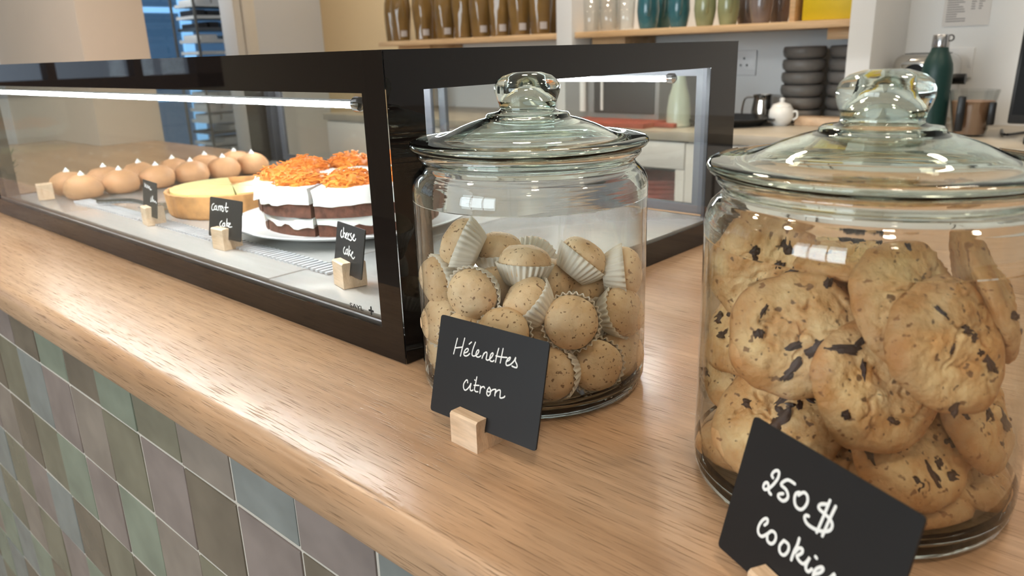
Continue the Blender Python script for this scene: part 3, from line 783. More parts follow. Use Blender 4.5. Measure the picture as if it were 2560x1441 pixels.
def in_jar(px, py, c, rho, zmin=0.0, zmax=9):
    """point on the pixel's ray that lies rho from the jar axis (front crossing if rho>0, back crossing if rho<0)"""
    d = ray(px, py); ox, oy = CAM.x-c.x, CAM.y-c.y
    A = d.x*d.x+d.y*d.y; B = 2*(ox*d.x+oy*d.y); Cc = ox*ox+oy*oy-rho*rho
    D = B*B-4*A*Cc
    if D < 0: t = -B/(2*A)
    else: t = (-B - math.copysign(math.sqrt(D), rho))/(2*A)
    return CAM + d*t
NUT = [  # px, py, distance from jar axis (negative: beyond the axis), axis (right, up, toward camera), label
    (1150, 632, -0.045, (-0.9, 0.4, 0.0), 'topmost nut cake at the left, its pleated cup tilted right'),
    (1108, 708, 0.060, (-0.85, -0.3, 0.35), 'nut cake pressed to the left jar wall with cup behind it'),
    (1182, 750, 0.064, (-0.45, -0.35, 0.8), 'nut cake just above the left corner of the black card'),
    (1243, 662, -0.030, (-0.1, 0.9, 0.3), 'pinkish nut cake peeping up behind the upright central one'),
    (1315, 690, 0.030, (0.05, 0.98, 0.15), 'upright nut cake standing in its white cup at the centre top'),
    (1330, 650, -0.055, (0.2, 0.55, -0.75), 'rear nut cake showing only the scalloped rim of its cup'),
    (1236, 722, 0.020, (-0.2, 0.6, 0.7), 'nut cake half hidden between the left front cake and the upright one'),
    (1312, 768, 0.052, (-0.7, 0.6, 0.25), 'yellowish nut cake lying with its cup to the lower right'),
    (1283, 828, 0.064, (-0.25, 0.35, 0.9), 'nut cake with scalloped cup just above the card top edge'),
    (1418, 800, 0.064, (-0.1, 0.05, 1.0), 'large nut cake facing front, ringed by a toothed paper edge'),
    (1440, 742, 0.022, (-0.1, 0.85, 0.4), 'golden nut cake behind and above the front-facing one'),
    (1394, 712, 0.000, (0.1, 0.7, 0.6), 'shaded nut cake wedged right of the upright one'),
    (1452, 672, -0.005, (0.6, 0.75, 0.1), 'nut cake leaning right at the top, cup on its left'),
    (1522, 705, 0.050, (0.97, 0.1, 0.15), 'sideways nut cake near the right wall with wide white cup'),
    (1520, 826, 0.062, (0.25, -0.4, 0.85), 'nut cake at right below the sideways one, cup at its top'),
    (1588, 775, -0.064, (0.6, 0.2, 0.5), 'nut cake far right, mostly hidden against the wall'),
    (1415, 880, 0.046, (0.0, 0.1, 0.95), 'dark-shaded nut cake under the large front-facing one'),
    (1372, 965, 0.062, (-0.7, -0.1, 0.7), 'bottom nut cake cut off by the right edge of the card'),
    (1470, 950, 0.063, (0.05, -0.15, 0.95), 'bottom nut cake seen whole, right of the card'),
    (1553, 915, 0.060, (0.4, -0.1, 0.8), 'bottom right nut cake resting against the jar wall'),
    (1098, 800, 0.062, (-0.5, 0.1, 0.7), 'left-wall nut cake showing beside the card top corner'),
    (1103, 885, 0.063, (-0.4, 0.0, 0.8), 'lowest left-wall nut cake beside the card'),
    (1190, 850, 0.064, (0.1, 0.2, 0.9), 'nut cake hidden behind the upper left of the card'),
    (1210, 945, 0.062, (0.0, 0.1, 0.9), 'bottom nut cake hidden behind the card middle'),
    (1295, 960, 0.062, (0.1, 0.0, 0.9), 'bottom nut cake hidden behind the right half of the card'),
    (1300, 890, 0.050, (0.1, 0.3, 0.9), 'nut cake hidden behind the card just under its top edge'),
    (1200, 790, -0.030, (0.0, 1, 0), 'nut cake buried in the middle of the left pile'),
    (1350, 830, -0.030, (0.0, 1, 0), 'nut cake buried in the middle of the pile'),
    (1480, 800, -0.040, (0.0, 1, 0), 'nut cake buried in the middle of the right pile'),
]
nm = []
for k, (px, py, rho, ax, lab) in enumerate(NUT):
    p = in_jar(px, py, J1, rho)
    p.z = max(p.z, 0.029)
    hv = Vector((p.x-J1.x, p.y-J1.y, 0))
    if hv.length > 0.068: p -= hv.normalized()*(hv.length-0.068)
    q = axis_rot(*ax)
    ce = Vector((0, 0, -0.004)); ce.rotate(q)
    m = q.to_matrix().to_4x4(); m.translation = p+ce; nm.append(m)
nm = settle([(0, 0, 0.0050), (0, 0, -0.0010), (0.0055, 0, 0.002), (-0.0055, 0, 0.002), (0, 0.0055, 0.002), (0, -0.0055, 0.002)], [0.0152, 0.0120, 0.0145, 0.0145, 0.0145, 0.0145], nm, J1, RIN-0.0006, 0.0085, 0.17, np.full(len(nm), 0.03), turn=False)
for k, (px, py, rho, ax, lab) in enumerate(NUT):
    c = inst('nut_cake', BUNS[k % 4], None, nm[k].translation, nm[k].to_euler(), (0.92, 0.92, 0.92))
    tag(c, lab, 'cake', 'nut cakes in the glass jar')
    inst('paper_cup', CUP, c)

# ------------------------------------------------------------------ chocolate chunk cookies
def cookie_mesh(seed, R=0.0415, T=0.0130):
    rnd = random.Random(seed); bm = nb(); NR, NS = 34, 140
    off = Vector((seed*3.7, seed*1.9, seed*7.3))
    cracks = []
    for k in range(9):
        a = rnd.uniform(0, 2*PI); r = rnd.uniform(0.1, 0.88)*R; b = rnd.uniform(0, PI); ln = rnd.uniform(0.10, 0.42)*R
        cracks.append((Vector((r*math.cos(a), r*math.sin(a), 0)), Vector((math.cos(b), math.sin(b), 0)), ln))
    def rim(a): return R*(1 + 0.15*noise.noise(Vector((math.cos(a)*1.3, math.sin(a)*1.3, 0))+off) + 0.035*noise.noise(Vector((math.cos(a)*4, math.sin(a)*4, 5))+off))
    def hgt(x, y, t):
        p = Vector((x*38, y*38, 0))+off
        h = T*(1-t**3.2)**0.55 + (0.0046*noise.noise(p) + 0.0016*noise.noise(p*2.7) + 0.0008*noise.noise(p*7.3))*(1-t**5)
        for c, d, ln in cracks:
            v = Vector((x, y, 0))-c; s = v.dot(d); q = abs(v.cross(d).z + 0.0034*noise.noise(Vector((s*160, c.x*99, 0))))
            if abs(s) < ln: h -= 0.0030*math.exp(-(q/0.0010)**2)*(1-(s/ln)**2)*(1-t**6)
        return h
    tops, bots = [], []
    for k in range(1, NR+1):
        t = k/NR; ring, rb = [], []
        for i in range(NS):
            a = 2*PI*i/NS; r = rim(a)*t; x, y = r*math.cos(a), r*math.sin(a)
            ring.append(bm.verts.new((x, y, hgt(x, y, t) if k < NR else 0.0)))
            if k < NR: rb.append(bm.verts.new((x, y, -0.0040*(1-t**6)**0.5 + 0.0005*noise.noise(Vector((x*90, y*90, 3))+off))))
        tops.append(ring); bots.append(rb)
    ct_ = bm.verts.new((0, 0, hgt(0, 0, 0))); cb = bm.verts.new((0, 0, -0.0040))
    for i in range(NS):
        j = (i+1) % NS
        bm.faces.new((ct_, tops[0][i], tops[0][j])); bm.faces.new((cb, bots[0][j], bots[0][i]))
        for k in range(NR-1):
            bm.faces.new((tops[k][i], tops[k+1][i], tops[k+1][j], tops[k][j]))
            if k < NR-2: bm.faces.new((bots[k][j], bots[k+1][j], bots[k+1][i], bots[k][i]))
        bm.faces.new((bots[NR-2][j], tops[NR-1][j], tops[NR-1][i], bots[NR-2][i]))
    bmesh.ops.recalc_face_normals(bm, faces=bm.faces)
    for f in bm.faces: f.smooth = True
    me = bpy.data.meshes.new('cookie'); bm.to_mesh(me); bm.free(); me.materials.append(MATS['cookie_dough'])
    chips = []
    for k in range(rnd.randint(7, 10)):
        a = rnd.uniform(0, 2*PI); t = rnd.uniform(0.12, 0.86); x, y = R*t*math.cos(a), R*t*math.sin(a)
        chips.append((x, y, hgt(x, y, t), rnd.uniform(0, PI), rnd.choice((0.4, 0.5, 0.8, 1.2, 1.5)), rnd.uniform(0.35, 1.1)))
    return me, chips
def chunk_mesh(s):
    bm = nb(); bmesh.ops.create_icosphere(bm, subdivisions=3, radius=1.0)
    for v in bm.verts:
        v.co *= 1 + 0.6*noise.noise(v.co*1.9+Vector((s*5, 0, 0)))
        v.co = Vector((v.co.x*0.0062, v.co.y*0.0036, v.co.z*0.0024))
    for f in bm.faces: f.smooth = True
    me = bpy.data.meshes.new('chocolate_chunk'); bm.to_mesh(me); bm.free(); me.materials.append(MATS['chocolate']); return me
CHUNKS = [chunk_mesh(s) for s in range(3)]
COOK = [cookie_mesh(s) for s in range(1, 8)]
COOKIES = [  # px, py, rho, face axis (right, up, toward), size, label
    (1985, 838, 0.073, (-0.22, 0.12, 0.97), 0.95, 'biggest front cookie, face on, at the left of the jar'),
    (1893, 690, 0.058, (-0.30, -0.42, 0.70), 0.86, 'tilted cookie at the top left under the jar shoulder'),
    (2150, 650, 0.010, (0.0, 0.98, 0.10), 1.10, 'flat cookie lying across the very top of the pile'),
    (2285, 770, 0.050, (0.05, 0.40, 0.90), 0.86, 'cookie behind and above the right front one'),
    (2378, 862, 0.070, (0.25, 0.34, 0.90), 0.97, 'cracked cookie at the right front below the top rear one'),
    (2195, 962, 0.066, (-0.05, 0.22, 0.96), 0.80, 'pale cookie in the centre of the jar above the card'),
    (1915, 1062, 0.070, (-0.12, 0.50, 0.86), 0.90, 'cookie at lower left just above the card corner'),
    (1860, 915, 0.046, (-0.55, 0.20, 0.75), 0.88, 'cookie half hidden behind the biggest front cookie'),
    (2285, 1110, 0.056, (0.12, 0.45, 0.88), 0.93, 'cookie above the right slope of the card'),
    (2370, 1205, 0.048, (0.25, 0.62, 0.75), 0.92, 'low cookie at the right, beside the card edge'),
    (2450, 1025, 0.040, (0.40, 0.35, 0.80), 0.95, 'cookie against the right wall below the cracked one'),
    (2105, 1150, 0.040, (-0.25, 0.45, 0.86), 0.90, 'cookie peeping over the upper slope of the card'),
    (1870, 1215, 0.050, (-0.2, 0.85, 0.40), 0.80, 'cookie at the jar bottom left of the card'),
    (2250, 1340, 0.045, (0.1, 0.80, 0.55), 0.80, 'cookie on the jar floor behind the right card edge'),
    (2470, 745, -0.052, (0.80, 0.30, 0.45), 0.92, 'cookie leaning steeply on the right rear wall'),
    (1845, 790, 0.020, (-0.5, 0.5, 0.7), 0.85, 'rear cookie glimpsed left behind the biggest one'),
    (2110, 770, -0.005, (0.1, 0.5, 0.85), 0.85, 'shaded cookie in the gap below the top flat one'),
    (2060, 1230, 0.050, (0.0, 0.6, 0.8), 0.90, 'cookie hidden behind the middle of the card'),
    (1985, 1185, 0.040, (0.0, 0.5, 0.9), 0.90, 'cookie hidden behind the upper left of the card'),
    (2130, 1010, 0.005, (0.0, 0.7, 0.7), 0.95, 'cookie buried at the core of the pile'),
    (2180, 880, 0.010, (0.2, 0.7, 0.7), 0.90, 'cookie buried behind the central pale one'),
    (2260, 1180, -0.030, (0.0, 0.9, 0.3), 0.95, 'cookie buried near the jar floor'),
]
cm = []
for k, (px, py, rho, ax, s, lab) in enumerate(COOKIES):
    p = in_jar(px, py, J2, rho)
    q = axis_rot(*ax); n = Vector((0, 0, 1)); n.rotate(q)
    m = q.to_matrix().to_4x4() @ Matrix.Rotation(k*2.39, 4, 'Z'); m.translation = p - n*0.006; cm.append(m)
RC = 0.0375
ball = [(0, 0, 0.0045)] + [(RC*0.48*math.cos(a*PI/3), RC*0.48*math.sin(a*PI/3), 0.0042) for a in range(6)] + [(RC*0.83*math.cos(a*PI/6), RC*0.83*math.sin(a*PI/6), 0.0025) for a in range(12)]
cm = settle(ball, [0.0082]*7 + [0.0066]*12, cm, J2, RIN-0.0004, 0.0085, 0.182, np.array([0.035]*16 + [0.004]*6))
for k, (px, py, rho, ax, s, lab) in enumerate(COOKIES):
    me, chips = COOK[k % len(COOK)]
    sz = RC/0.0415
    c = inst('cookie', me, None, cm[k].translation, cm[k].to_euler(), (sz, sz, 0.95))
    tag(c, lab, 'cookie', 'chocolate chunk cookies in the glass jar')
    for i, (x, y, z, rz, sx, sy) in enumerate(chips):
        inst('chocolate_chunk', CHUNKS[i % 3], c, (x, y, z-0.0012), (0.25*math.sin(7*rz), 0.25*math.cos(5*rz), rz), (sx*1.0, sy*1.05, 0.95))

# ------------------------------------------------------------------ cakes in the case
CK = Vector((-0.410, 0.252, DZ))
bm = nb(); lathe(bm, [(0, 0.0), (0.105, 0.0), (0.112, 0.0015), (0.125, 0.007), (0.150, 0.011), (0.168, 0.0165), (0.170, 0.0185), (0.166, 0.0190), (0.148, 0.0135), (0.120, 0.0105), (0, 0.0100)], 96)
pl = obj('cake_plate', bm, 'white_china', loc=CK); tag(pl, 'large white china plate under the carrot cake', 'plate')
cake = thing('carrot_cake', 'layered carrot cake cut in wedges, topped with cream and shredded carrot', 'cake', CK+Vector((0, 0, 0.0102)))
def wedge(bm, a0, a1, r0, r1, z0, z1, nseg=12, wob=0.0, seed=0, droop=0.0):
    """slice of a ring layer with soft, uneven faces"""
    vs = []
    rad = [0.0, 0.35, 0.7, 1.0]
    grid = {}
    for zi in range(4):
        z = z0 + (z1-z0)*zi/3
        for ri, t in enumerate(rad):
            for ai in range(nseg+1):
                a = a0+(a1-a0)*ai/nseg; r = r0+(r1-r0)*t
                p = Vector((r*math.cos(a), r*math.sin(a), z))
                if wob:
                    nv = noise.noise(Vector((p.x*45, p.y*45, z*60+seed)))
                    nv2 = noise.noise(Vector((p.x*30+9, p.y*30, seed+4)))
                    if ri == 3: p.x += math.cos(a)*wob*nv; p.y += math.sin(a)*wob*nv
                    if zi == 3: p.z += wob*nv2
                    if zi == 0: p.z += wob*0.8*nv2
                    if zi == 0 and ri == 3 and droop: p.z -= droop*max(0, noise.noise(Vector((a*6, seed, 2)))+0.2)
                grid[zi, ri, ai] = bm.verts.new(p)
    def q(a, b, c, d):
        try: bm.faces.new((a, b, c, d))
        except ValueError: pass
    g = grid
    for zi in (0, 3):
        for ri in range(3):
            for ai in range(nseg): q(g[zi, ri, ai], g[zi, ri, ai+1], g[zi, ri+1, ai+1], g[zi, ri+1, ai])
    for zi in range(3):
        for ri in (0, 3):
            for ai in range(nseg): q(g[zi, ri, ai], g[zi, ri, ai+1], g[zi+1, ri, ai+1], g[zi+1, ri, ai])
        for ai in (0, nseg):
            for ri in range(3): q(g[zi, ri, ai], g[zi, ri+1, ai], g[zi+1, ri+1, ai], g[zi+1, ri, ai])
CR = 0.130
shred = random.Random(3)
for k in range(8):
    a0 = math.radians(-59 + 45*k + 1.2); a1 = math.radians(-59 + 45*(k+1) - 1.2)
    bm = nb(); wedge(bm, a0, a1, 0.004, CR*0.955, 0.0, 0.0165, wob=0.0012, seed=k); sl = obj('slice', bm, 'sponge', cake)
    for (nm, ra, z0, z1, mt, wb, dr) in (('cream_filling', CR*0.975, 0.0165, 0.0265, 'cream', 0.0032, 0.010), ('sponge_layer', CR, 0.0265, 0.0440, 'sponge', 0.0012, 0), ('cream_topping', CR*1.03, 0.0440, 0.0650, 'cream', 0.0055, 0.005)):
        bm = nb(); wedge(bm, a0, a1, 0.004, ra, z0, z1, wob=wb, seed=k*3+z0*100, droop=dr); obj(nm, bm, mt, sl, thr=1.0)
    # mound of grated carrot
    bm = nb(); am = (a0+a1)/2
    bmesh.ops.create_icosphere(bm, subdivisions=4, radius=1.0)
    cx_, cy_ = 0.090*math.cos(am), 0.090*math.sin(am)
    for v in bm.verts:
        n = noise.noise(v.co*3.2+Vector((k*4, 0, 0)))*0.25 + noise.noise(v.co*9+Vector((k*4, 0, 0)))*0.10
        p = v.co*(1+n); rr_ = p.x*0.034; tt = p.y*0.032
        v.co = Vector((cx_+rr_*math.cos(am)-tt*math.sin(am), cy_+rr_*math.sin(am)+tt*math.cos(am), 0.0640+max(p.z, -0.3)*0.017))
    for i in range(170):
        a = shred.uniform(0, 2*PI); d = math.sqrt(shred.random()); h = 0.067+0.016*(1-d*d)+shred.uniform(-0.002, 0.004)
        rr_ = d*0.038*math.cos(a); tt = d*0.035*math.sin(a)
        c0 = Vector((cx_+rr_*math.cos(am)-tt*math.sin(am), cy_+rr_*math.sin(am)+tt*math.cos(am), h))
        b = shred.uniform(0, 2*PI); ln = shred.uniform(0.005, 0.013); dv = Vector((math.cos(b), math.sin(b), shred.uniform(-0.3, 0.6)))*ln
        tube(bm, [c0-dv/2, c0+Vector((0, 0, 0.001)), c0+dv/2], 0.0008, 4)
    obj('carrot_shreds', bm, 'carrot', sl)['kind'] = 'stuff'
    # seeds on the cream near the tip
    bm = nb()
    for i in range(4):
        r = shred.uniform(0.02, 0.05); a = shred.uniform(a0+0.1, a1-0.1)
        bmesh.ops.create_icosphere(bm, subdivisions=1, radius=1, matrix=Matrix.Translation((r*math.cos(a), r*math.sin(a), 0.0655)) @ Matrix.Rotation(a, 4, 'Z') @ Matrix.Diagonal((0.004, 0.0022, 0.0012, 1)))
    obj('seeds', bm, 'chocolate', sl)['kind'] = 'stuff'
# lemon tart
TT = Vector((-0.690, 0.215, DZ))
tart = thing('lemon_tart', 'lemon tart in a fluted golden crust, cut into wedges, left of the carrot cake', 'tart', TT)
bm = nb(); fl = lambda a, r, z: 0.007*math.sin(34*a) if r > 0.09 else 0
lathe(bm, [(0, 0.0), (0.098, 0.0), (0.1015, 0.004), (0.1025, 0.018), (0.1035, 0.030), (0.1045, 0.0365), (0.1020, 0.0375), (0.0985, 0.035), (0.097, 0.028), (0, 0.027)], 204, flute=fl)
obj('crust', bm, 'crust', tart, thr=1.0)
for k in range(8):
    if k == 2: continue
    a0, a1 = math.radians(20+45*k+0.8), math.radians(20+45*(k+1)-0.8)
    bm = nb(); wedge(bm, a0, a1, 0.004, 0.0955, 0.0275, 0.0385, wob=0.0008, seed=k); obj('filling_wedge', bm, 'lemon_curd', tart, thr=1.0)
# cake server behind the tart card
bm = nb(); prism(bm, [(-0.004, -0.022), (0.050, -0.030), (0.062, 0.0), (0.050, 0.030), (-0.004, 0.022)], 'z', 0.004, 0.0055)
sv = thing('cake_server', 'steel cake server lying behind the leftmost chalk card', 'cake server', (-0.80, 0.122, DZ+0.0025), 0.35)
obj('blade', bm, 'steel_bright', sv, smooth=False)
bm = nb(); tube(bm, spline([(-0.002, 0, 0.005), (-0.03, 0, 0.010), (-0.06, 0, 0.010), (-0.12, 0, 0.006)], 5), 0.0042, 8); obj('handle', bm, 'steel', sv)
# choux buns, two rows of six
def choux_mesh(s):
    bm = nb(); prof = [(0, 0.0), (0.022, 0.0), (0.030, 0.004), (0.0345, 0.013), (0.0340, 0.022), (0.0300, 0.031), (0.0220, 0.038), (0.0110, 0.0418), (0, 0.0428)]
    lathe(bm, prof, 32)
    for v in bm.verts: v.co += v.co.normalized()*0.0020*noise.noise(v.co*45+Vector((s*6, 0, 0)))*(1 if v.co.z > 0.002 else 0)
    bmesh.ops.recalc_face_normals(bm, faces=bm.faces)
    for f in bm.faces: f.smooth = True
    me = bpy.data.meshes.new('choux_bun'); bm.to_mesh(me); bm.free(); me.materials.append(MATS['choux']); return me
CH = [choux_mesh(s) for s in range(3)]
bm = nb(); lathe(bm, [(0, -0.002), (0.0060, -0.001), (0.0055, 0.002), (0.0030, 0.0045), (0.0012, 0.0075), (0, 0.0085)], 14)
for f in bm.faces: f.smooth = True
TIP = bpy.data.meshes.new('cream_tip'); bm.to_mesh(TIP); bm.free(); TIP.materials.append(MATS['cream'])
orden = ['nearest the front glass', 'second from the front glass', 'third from the front glass', 'fourth from the front glass', 'fifth from the front glass', 'rearmost of the row']
for i in range(6):
    for j, X in enumerate((-1.030, -1.108)):
        b = inst('choux_bun', CH[(i+j) % 3], None, (X+0.004*math.sin(i*5+j), 0.100+0.0690*i, DZ), (0, 0, i+2*j), (0.98, 0.98, 1.0))
        tag(b, 'brown choux bun with cream tip, %s row, %s' % (('right', 'left')[j], orden[i]), 'bun', 'choux buns in the display case')
        inst('cream_tip', TIP, b, (0, 0, 0.0425))

# little potted plant beyond the left end of the case
pt = thing('potted_plant', 'dark green plant in a tan pot beyond the left end of the case', 'plant', (-1.46, 0.075, 0.0)); pt.scale = (0.7, 0.7, 0.7)
bm = nb(); lathe(bm, [(0, 0), (0.028, 0), (0.030, 0.002), (0.038, 0.055), (0.035, 0.055), (0.033, 0.048), (0, 0.046)], 28); obj('pot', bm, 'crust', pt)
LEAF = nb(); vl = [LEAF.verts.new(q) for q in ((0, 0, 0), (0.012, 0.004, 0.018), (0.010, 0.010, 0.042), (0, 0.018, 0.062), (-0.010, 0.010, 0.042), (-0.012, 0.004, 0.018), (0, 0.002, 0.020), (0, 0.008, 0.042))]
for f in ((0, 1, 6), (1, 2, 7, 6), (2, 3, 7), (0, 6, 5), (6, 7, 4, 5), (7, 3, 4)): LEAF.faces.new([vl[i] for i in f])
lm = bpy.data.meshes.new('leaf'); LEAF.to_mesh(lm); LEAF.free(); lm.materials.append(MATS['plant_green'])
pr = random.Random(4)
for k in range(26):
    a = k*2.4; r = 0.004+0.020*pr.random()
    inst('leaf', lm, pt, (r*math.cos(a), r*math.sin(a), 0.046+pr.uniform(0, 0.03)), (pr.uniform(-0.9, -0.1), 0, a-PI/2), (1, 1, pr.uniform(0.7, 1.2)))

# ------------------------------------------------------------------ back worktop and cabinets
BZ = 0.03; BY = 1.575
bw = boxo('back_worktop', (-2.42, 2.4, BY, YB, BZ-0.028, BZ), 'back_worktop', bev=0.002)
tag(bw, 'pale grey-brown back worktop along the rear wall', 'worktop')
def cabinet(x0, x1, label, niche=False):
    t = thing('base_cabinet', label, 'cabinet', ((x0+x1)/2, 1.85, ZF), 0, 'base cabinets under the back worktop')
    z1 = BZ-0.029
    if niche:
        bm = nb()
        bx(bm, x0, x0+0.018, BY+0.02, YB-0.002, ZF, z1); bx(bm, x1-0.018, x1, BY+0.02, YB-0.002, ZF, z1)
        bx(bm, x0, x1, YB-0.02, YB-0.002, ZF, z1); bx(bm, x0, x1, BY+0.02, YB-0.002, -0.09, -0.075); bx(bm, x0, x1, BY+0.02, YB-0.002, -0.47, -0.45)
        put(obj('body', bm, 'tray_dark', smooth=False), t)
        put(boxo('drawer_front', (x0+0.002, x1-0.002, BY+0.004, BY+0.02, -0.08, z1-0.003), 'white_lacquer', bev=0.001), t)
        put(boxo('side_stile', (x1-0.03, x1, BY+0.004, BY+0.022, ZF, -0.082), 'white_lacquer', bev=0.001), t)
        return t
    put(boxo('body', (x0, x1, BY+0.022, YB-0.002, ZF, z1), 'white_lacquer'), t)
    mid = (x0+x1)/2
    for (p, q, hx) in ((x0+0.002, mid-0.001, mid-0.04), (mid+0.001, x1-0.002, mid+0.04)):
        d = put(boxo('door', (p, q, BY+0.004, BY+0.022, ZF+0.08, z1-0.004), 'white_lacquer', bev=0.0015), t)
        bm = nb(); tube(bm, [(hx, BY+0.004, -0.18), (hx, BY-0.018, -0.18), (hx, BY-0.018, -0.08), (hx, BY+0.004, -0.08)], 0.005, 8)
        h = obj('door_handle', bm, 'steel'); h.parent = d
cabinet(-2.40, -1.66, 'white base cabinet at the left end of the back worktop')
cabinet(-1.66, -0.98, 'white base cabinet behind the middle of the display case')
cabinet(-0.98, -0.62, 'open-fronted cabinet with a dark niche behind the case side', niche=True)
cabinet(-0.62, 0.10, 'white base cabinet below the steel pitcher and bowls')
cabinet(0.10, 0.85, 'white base cabinet below the black monitor')
# reddish woven basket in the niche
bk = thing('woven_basket', 'reddish-brown round woven basket in the open cabinet niche', 'basket', (-0.80, 1.75, -0.449))
bm = nb()
for k in range(22):
    z = 0.008+k*0.0145; r = 0.115+0.035*math.sin(k/21*PI*0.75)
    tube(bm, [(r*math.cos(a*PI/18), r*math.sin(a*PI/18), z) for a in range(37)], 0.0085, 6)
obj('coils', bm, 'rattan_red', bk)
bm = nb(); lathe(bm, [(0, 0.0), (0.11, 0.0), (0.145, 0.18), (0.13, 0.315), (0.12, 0.315), (0.135, 0.18), (0.10, 0.01), (0, 0.01)], 32); obj('lining', bm, 'rattan_red', bk)

# shelves
def shelf(x0, x1, label, brackets):
    s = thing('wall_shelf', label, 'shelf', ((x0+x1)/2, YB, 0.32), 0, 'pine wall shelves')
    put(boxo('board', (x0, x1, 1.815, YB-0.001, 0.3035, 0.3235), 'pine', bev=0.001), s)
    for (p, q) in brackets:
        put(boxo('bracket', (p, q, 1.90, YB-0.001, 0.272, 0.3034), 'pine', bev=0.001), s)
    return s
shelf(-2.29, -1.274, 'pine wall shelf carrying the amber bottles', [(-2.26, -2.05)])
shelf(-1.201, -0.268, 'pine wall shelf carrying glasses, glazed pitchers and a yellow box', [(-1.19, -1.05), (-0.36, -0.27)])
SZ = 0.3237
# amber bottles
def bottle(x, y, label, st=True, rz=0):
    t = thing('amber_bottle', label, 'bottle', (x, y, SZ), rz, 'amber bottles on the left shelf')
    bm = nb()
    lathe(bm, [(0, 0.001), (0.030, 0.0), (0.036, 0.004), (0.0375, 0.03), (0.042, 0.09), (0.044, 0.13), (0.040, 0.17), (0.026, 0.21), (0.016, 0.235), (0.015, 0.285), (0.017, 0.287), (0.017, 0.295), (0.012, 0.295), (0, 0.294)], 40,
          flute=lambda a, r, z: 0.05*math.sin(5*a+z*22) if r > 0.02 else 0)
    obj('glass', bm, 'amber_glass', t)
    bm = nb(); lathe(bm, [(0, 0.295), (0.0165, 0.295), (0.0165, 0.312), (0, 0.312)], 20); obj('cap', bm, 'black_plastic', t)
    if st:
        bm = nb(); a_ = -0.42
        ang = math.atan2(CAM.y-y, CAM.x-x)-rz+0.25
        rows = []
        for z in (0.018, 0.043):
            rows.append([bm.verts.new((0.0405*math.cos(ang+u), 0.0405*math.sin(ang+u), z)) for u in (-0.34, -0.17, 0, 0.17, 0.34)])
        for i in range(4): bm.faces.new((rows[0][i], rows[0][i+1], rows[1][i+1], rows[1][i]))
        bmesh.ops.solidify(bm, geom=bm.faces[:], thickness=0.0006)
        obj('price_sticker', bm, 'sticker', t)
lb = ['leftmost amber glass bottle on the left shelf', 'second amber glass bottle from the left end of the shelf', 'third amber bottle from the left, with a square white sticker', 'fourth amber bottle from the left, without sticker', 'fifth amber bottle from the left, with a bright white sticker',
      'amber bottle third from the white pillar', 'amber bottle second from the white pillar', 'amber bottle next to the white pillar']
for k, px in enumerate((1003, 1058, 1112, 1158, 1202, 1250, 1300, 1352)):
    p = ony(px, 60, 1.885); bottle(p.x, 1.885, lb[k], st=k not in (3,), rz=k*0.7)
for k, px in enumerate((985, 1080, 1180, 1275, 1370)):
    p = ony(px, 60, 2.02); bottle(p.x, 2.02, 'amber glass bottle in the rear row, number %s from the left' % ('one', 'two', 'three', 'four', 'five')[k], st=False, rz=k*1.3)
# tumblers
bm = nb(); lathe(bm, [(0, 0.0), (0.026, 0.0), (0.029, 0.004), (0.036, 0.11), (0.0345, 0.11), (0.0272, 0.008), (0, 0.006)], 32)
bmesh.ops.recalc_face_normals(bm, faces=bm.faces)
for f in bm.faces: f.smooth = True
TUM = bpy.data.meshes.new('tumbler'); bm.to_mesh(TUM); bm.free(); TUM.materials.append(MATS['clear_tumbler'])
for k, px in enumerate((1478, 1521, 1563)):
    p = ony(px, 55, 1.90); g = inst('glass_tumbler', TUM, None, (p.x, 1.90, SZ))
    tag(g, ('clear tumbler nearest the white pillar', 'middle of the three clear tumblers', 'clear tumbler next to the teal pitchers')[k], 'glass', 'clear tumblers on the right shelf')
# glazed pitchers
def pitcher(px, y, mat, label, rz, s=1.0):
    p = ony(px, 45, y)
    t = thing('pitcher', label, 'pitcher', (p.x, y, SZ), rz, 'glazed pitchers on the right shelf')
    bm = nb(); lathe(bm, [(r*s, z*s) for r, z in [(0, 0.0), (0.026, 0.0), (0.030, 0.003), (0.036, 0.03), (0.040, 0.06), (0.0385, 0.095), (0.032, 0.13), (0.030, 0.15), (0.034, 0.168), (0.032, 0.169), (0.0275, 0.15), (0.030, 0.125), (0.036, 0.06), (0.026, 0.006), (0, 0.005)]], 36)
    for v in bm.verts:
        if v.co.z > 0.14*s and v.co.x < -0.01: v.co.x -= 0.012*(v.co.z/s-0.14)/0.03*s
    obj('body', bm, mat, t)
    bm = nb(); tube(bm, [Vector(q)*s for q in spline([(0.031, 0, 0.150), (0.058, 0, 0.148), (0.066, 0, 0.115), (0.056, 0, 0.070), (0.039, 0, 0.045)], 5)], 0.0055*s, 8); obj('handle', bm, mat, t)
pitcher(1620, 1.89, 'teal_glaze', 'blue-teal glazed pitcher nearest the tumblers', -0.95, 0.92)
pitcher(1655, 2.01, 'teal_glaze', 'teal pitcher standing behind in the rear row', -0.95, 0.88)
pitcher(1697, 1.89, 'teal_glaze', 'darker teal glazed pitcher in front of the sage ones', -0.95, 0.88)
pitcher(1762, 1.885, 'sage_glaze', 'sage green pitcher next to the teal ones', -0.95, 0.85)
pitcher(1820, 1.90, 'sage_glaze', 'sage green pitcher next to the grey ones', -0.95, 0.84)
pitcher(1866, 2.00, 'mauve_glaze', 'mauve-grey pitcher left of its twin', -0.95, 0.84)
pitcher(1902, 1.885, 'mauve_glaze', 'mauve-grey pitcher in front near the shelf divider', -0.95, 0.84)
pitcher(1948, 1.99, 'mauve_glaze', 'mauve-grey pitcher behind, next to the pine divider', -0.95, 0.84)
p = ony(1990, 40, 1.86)
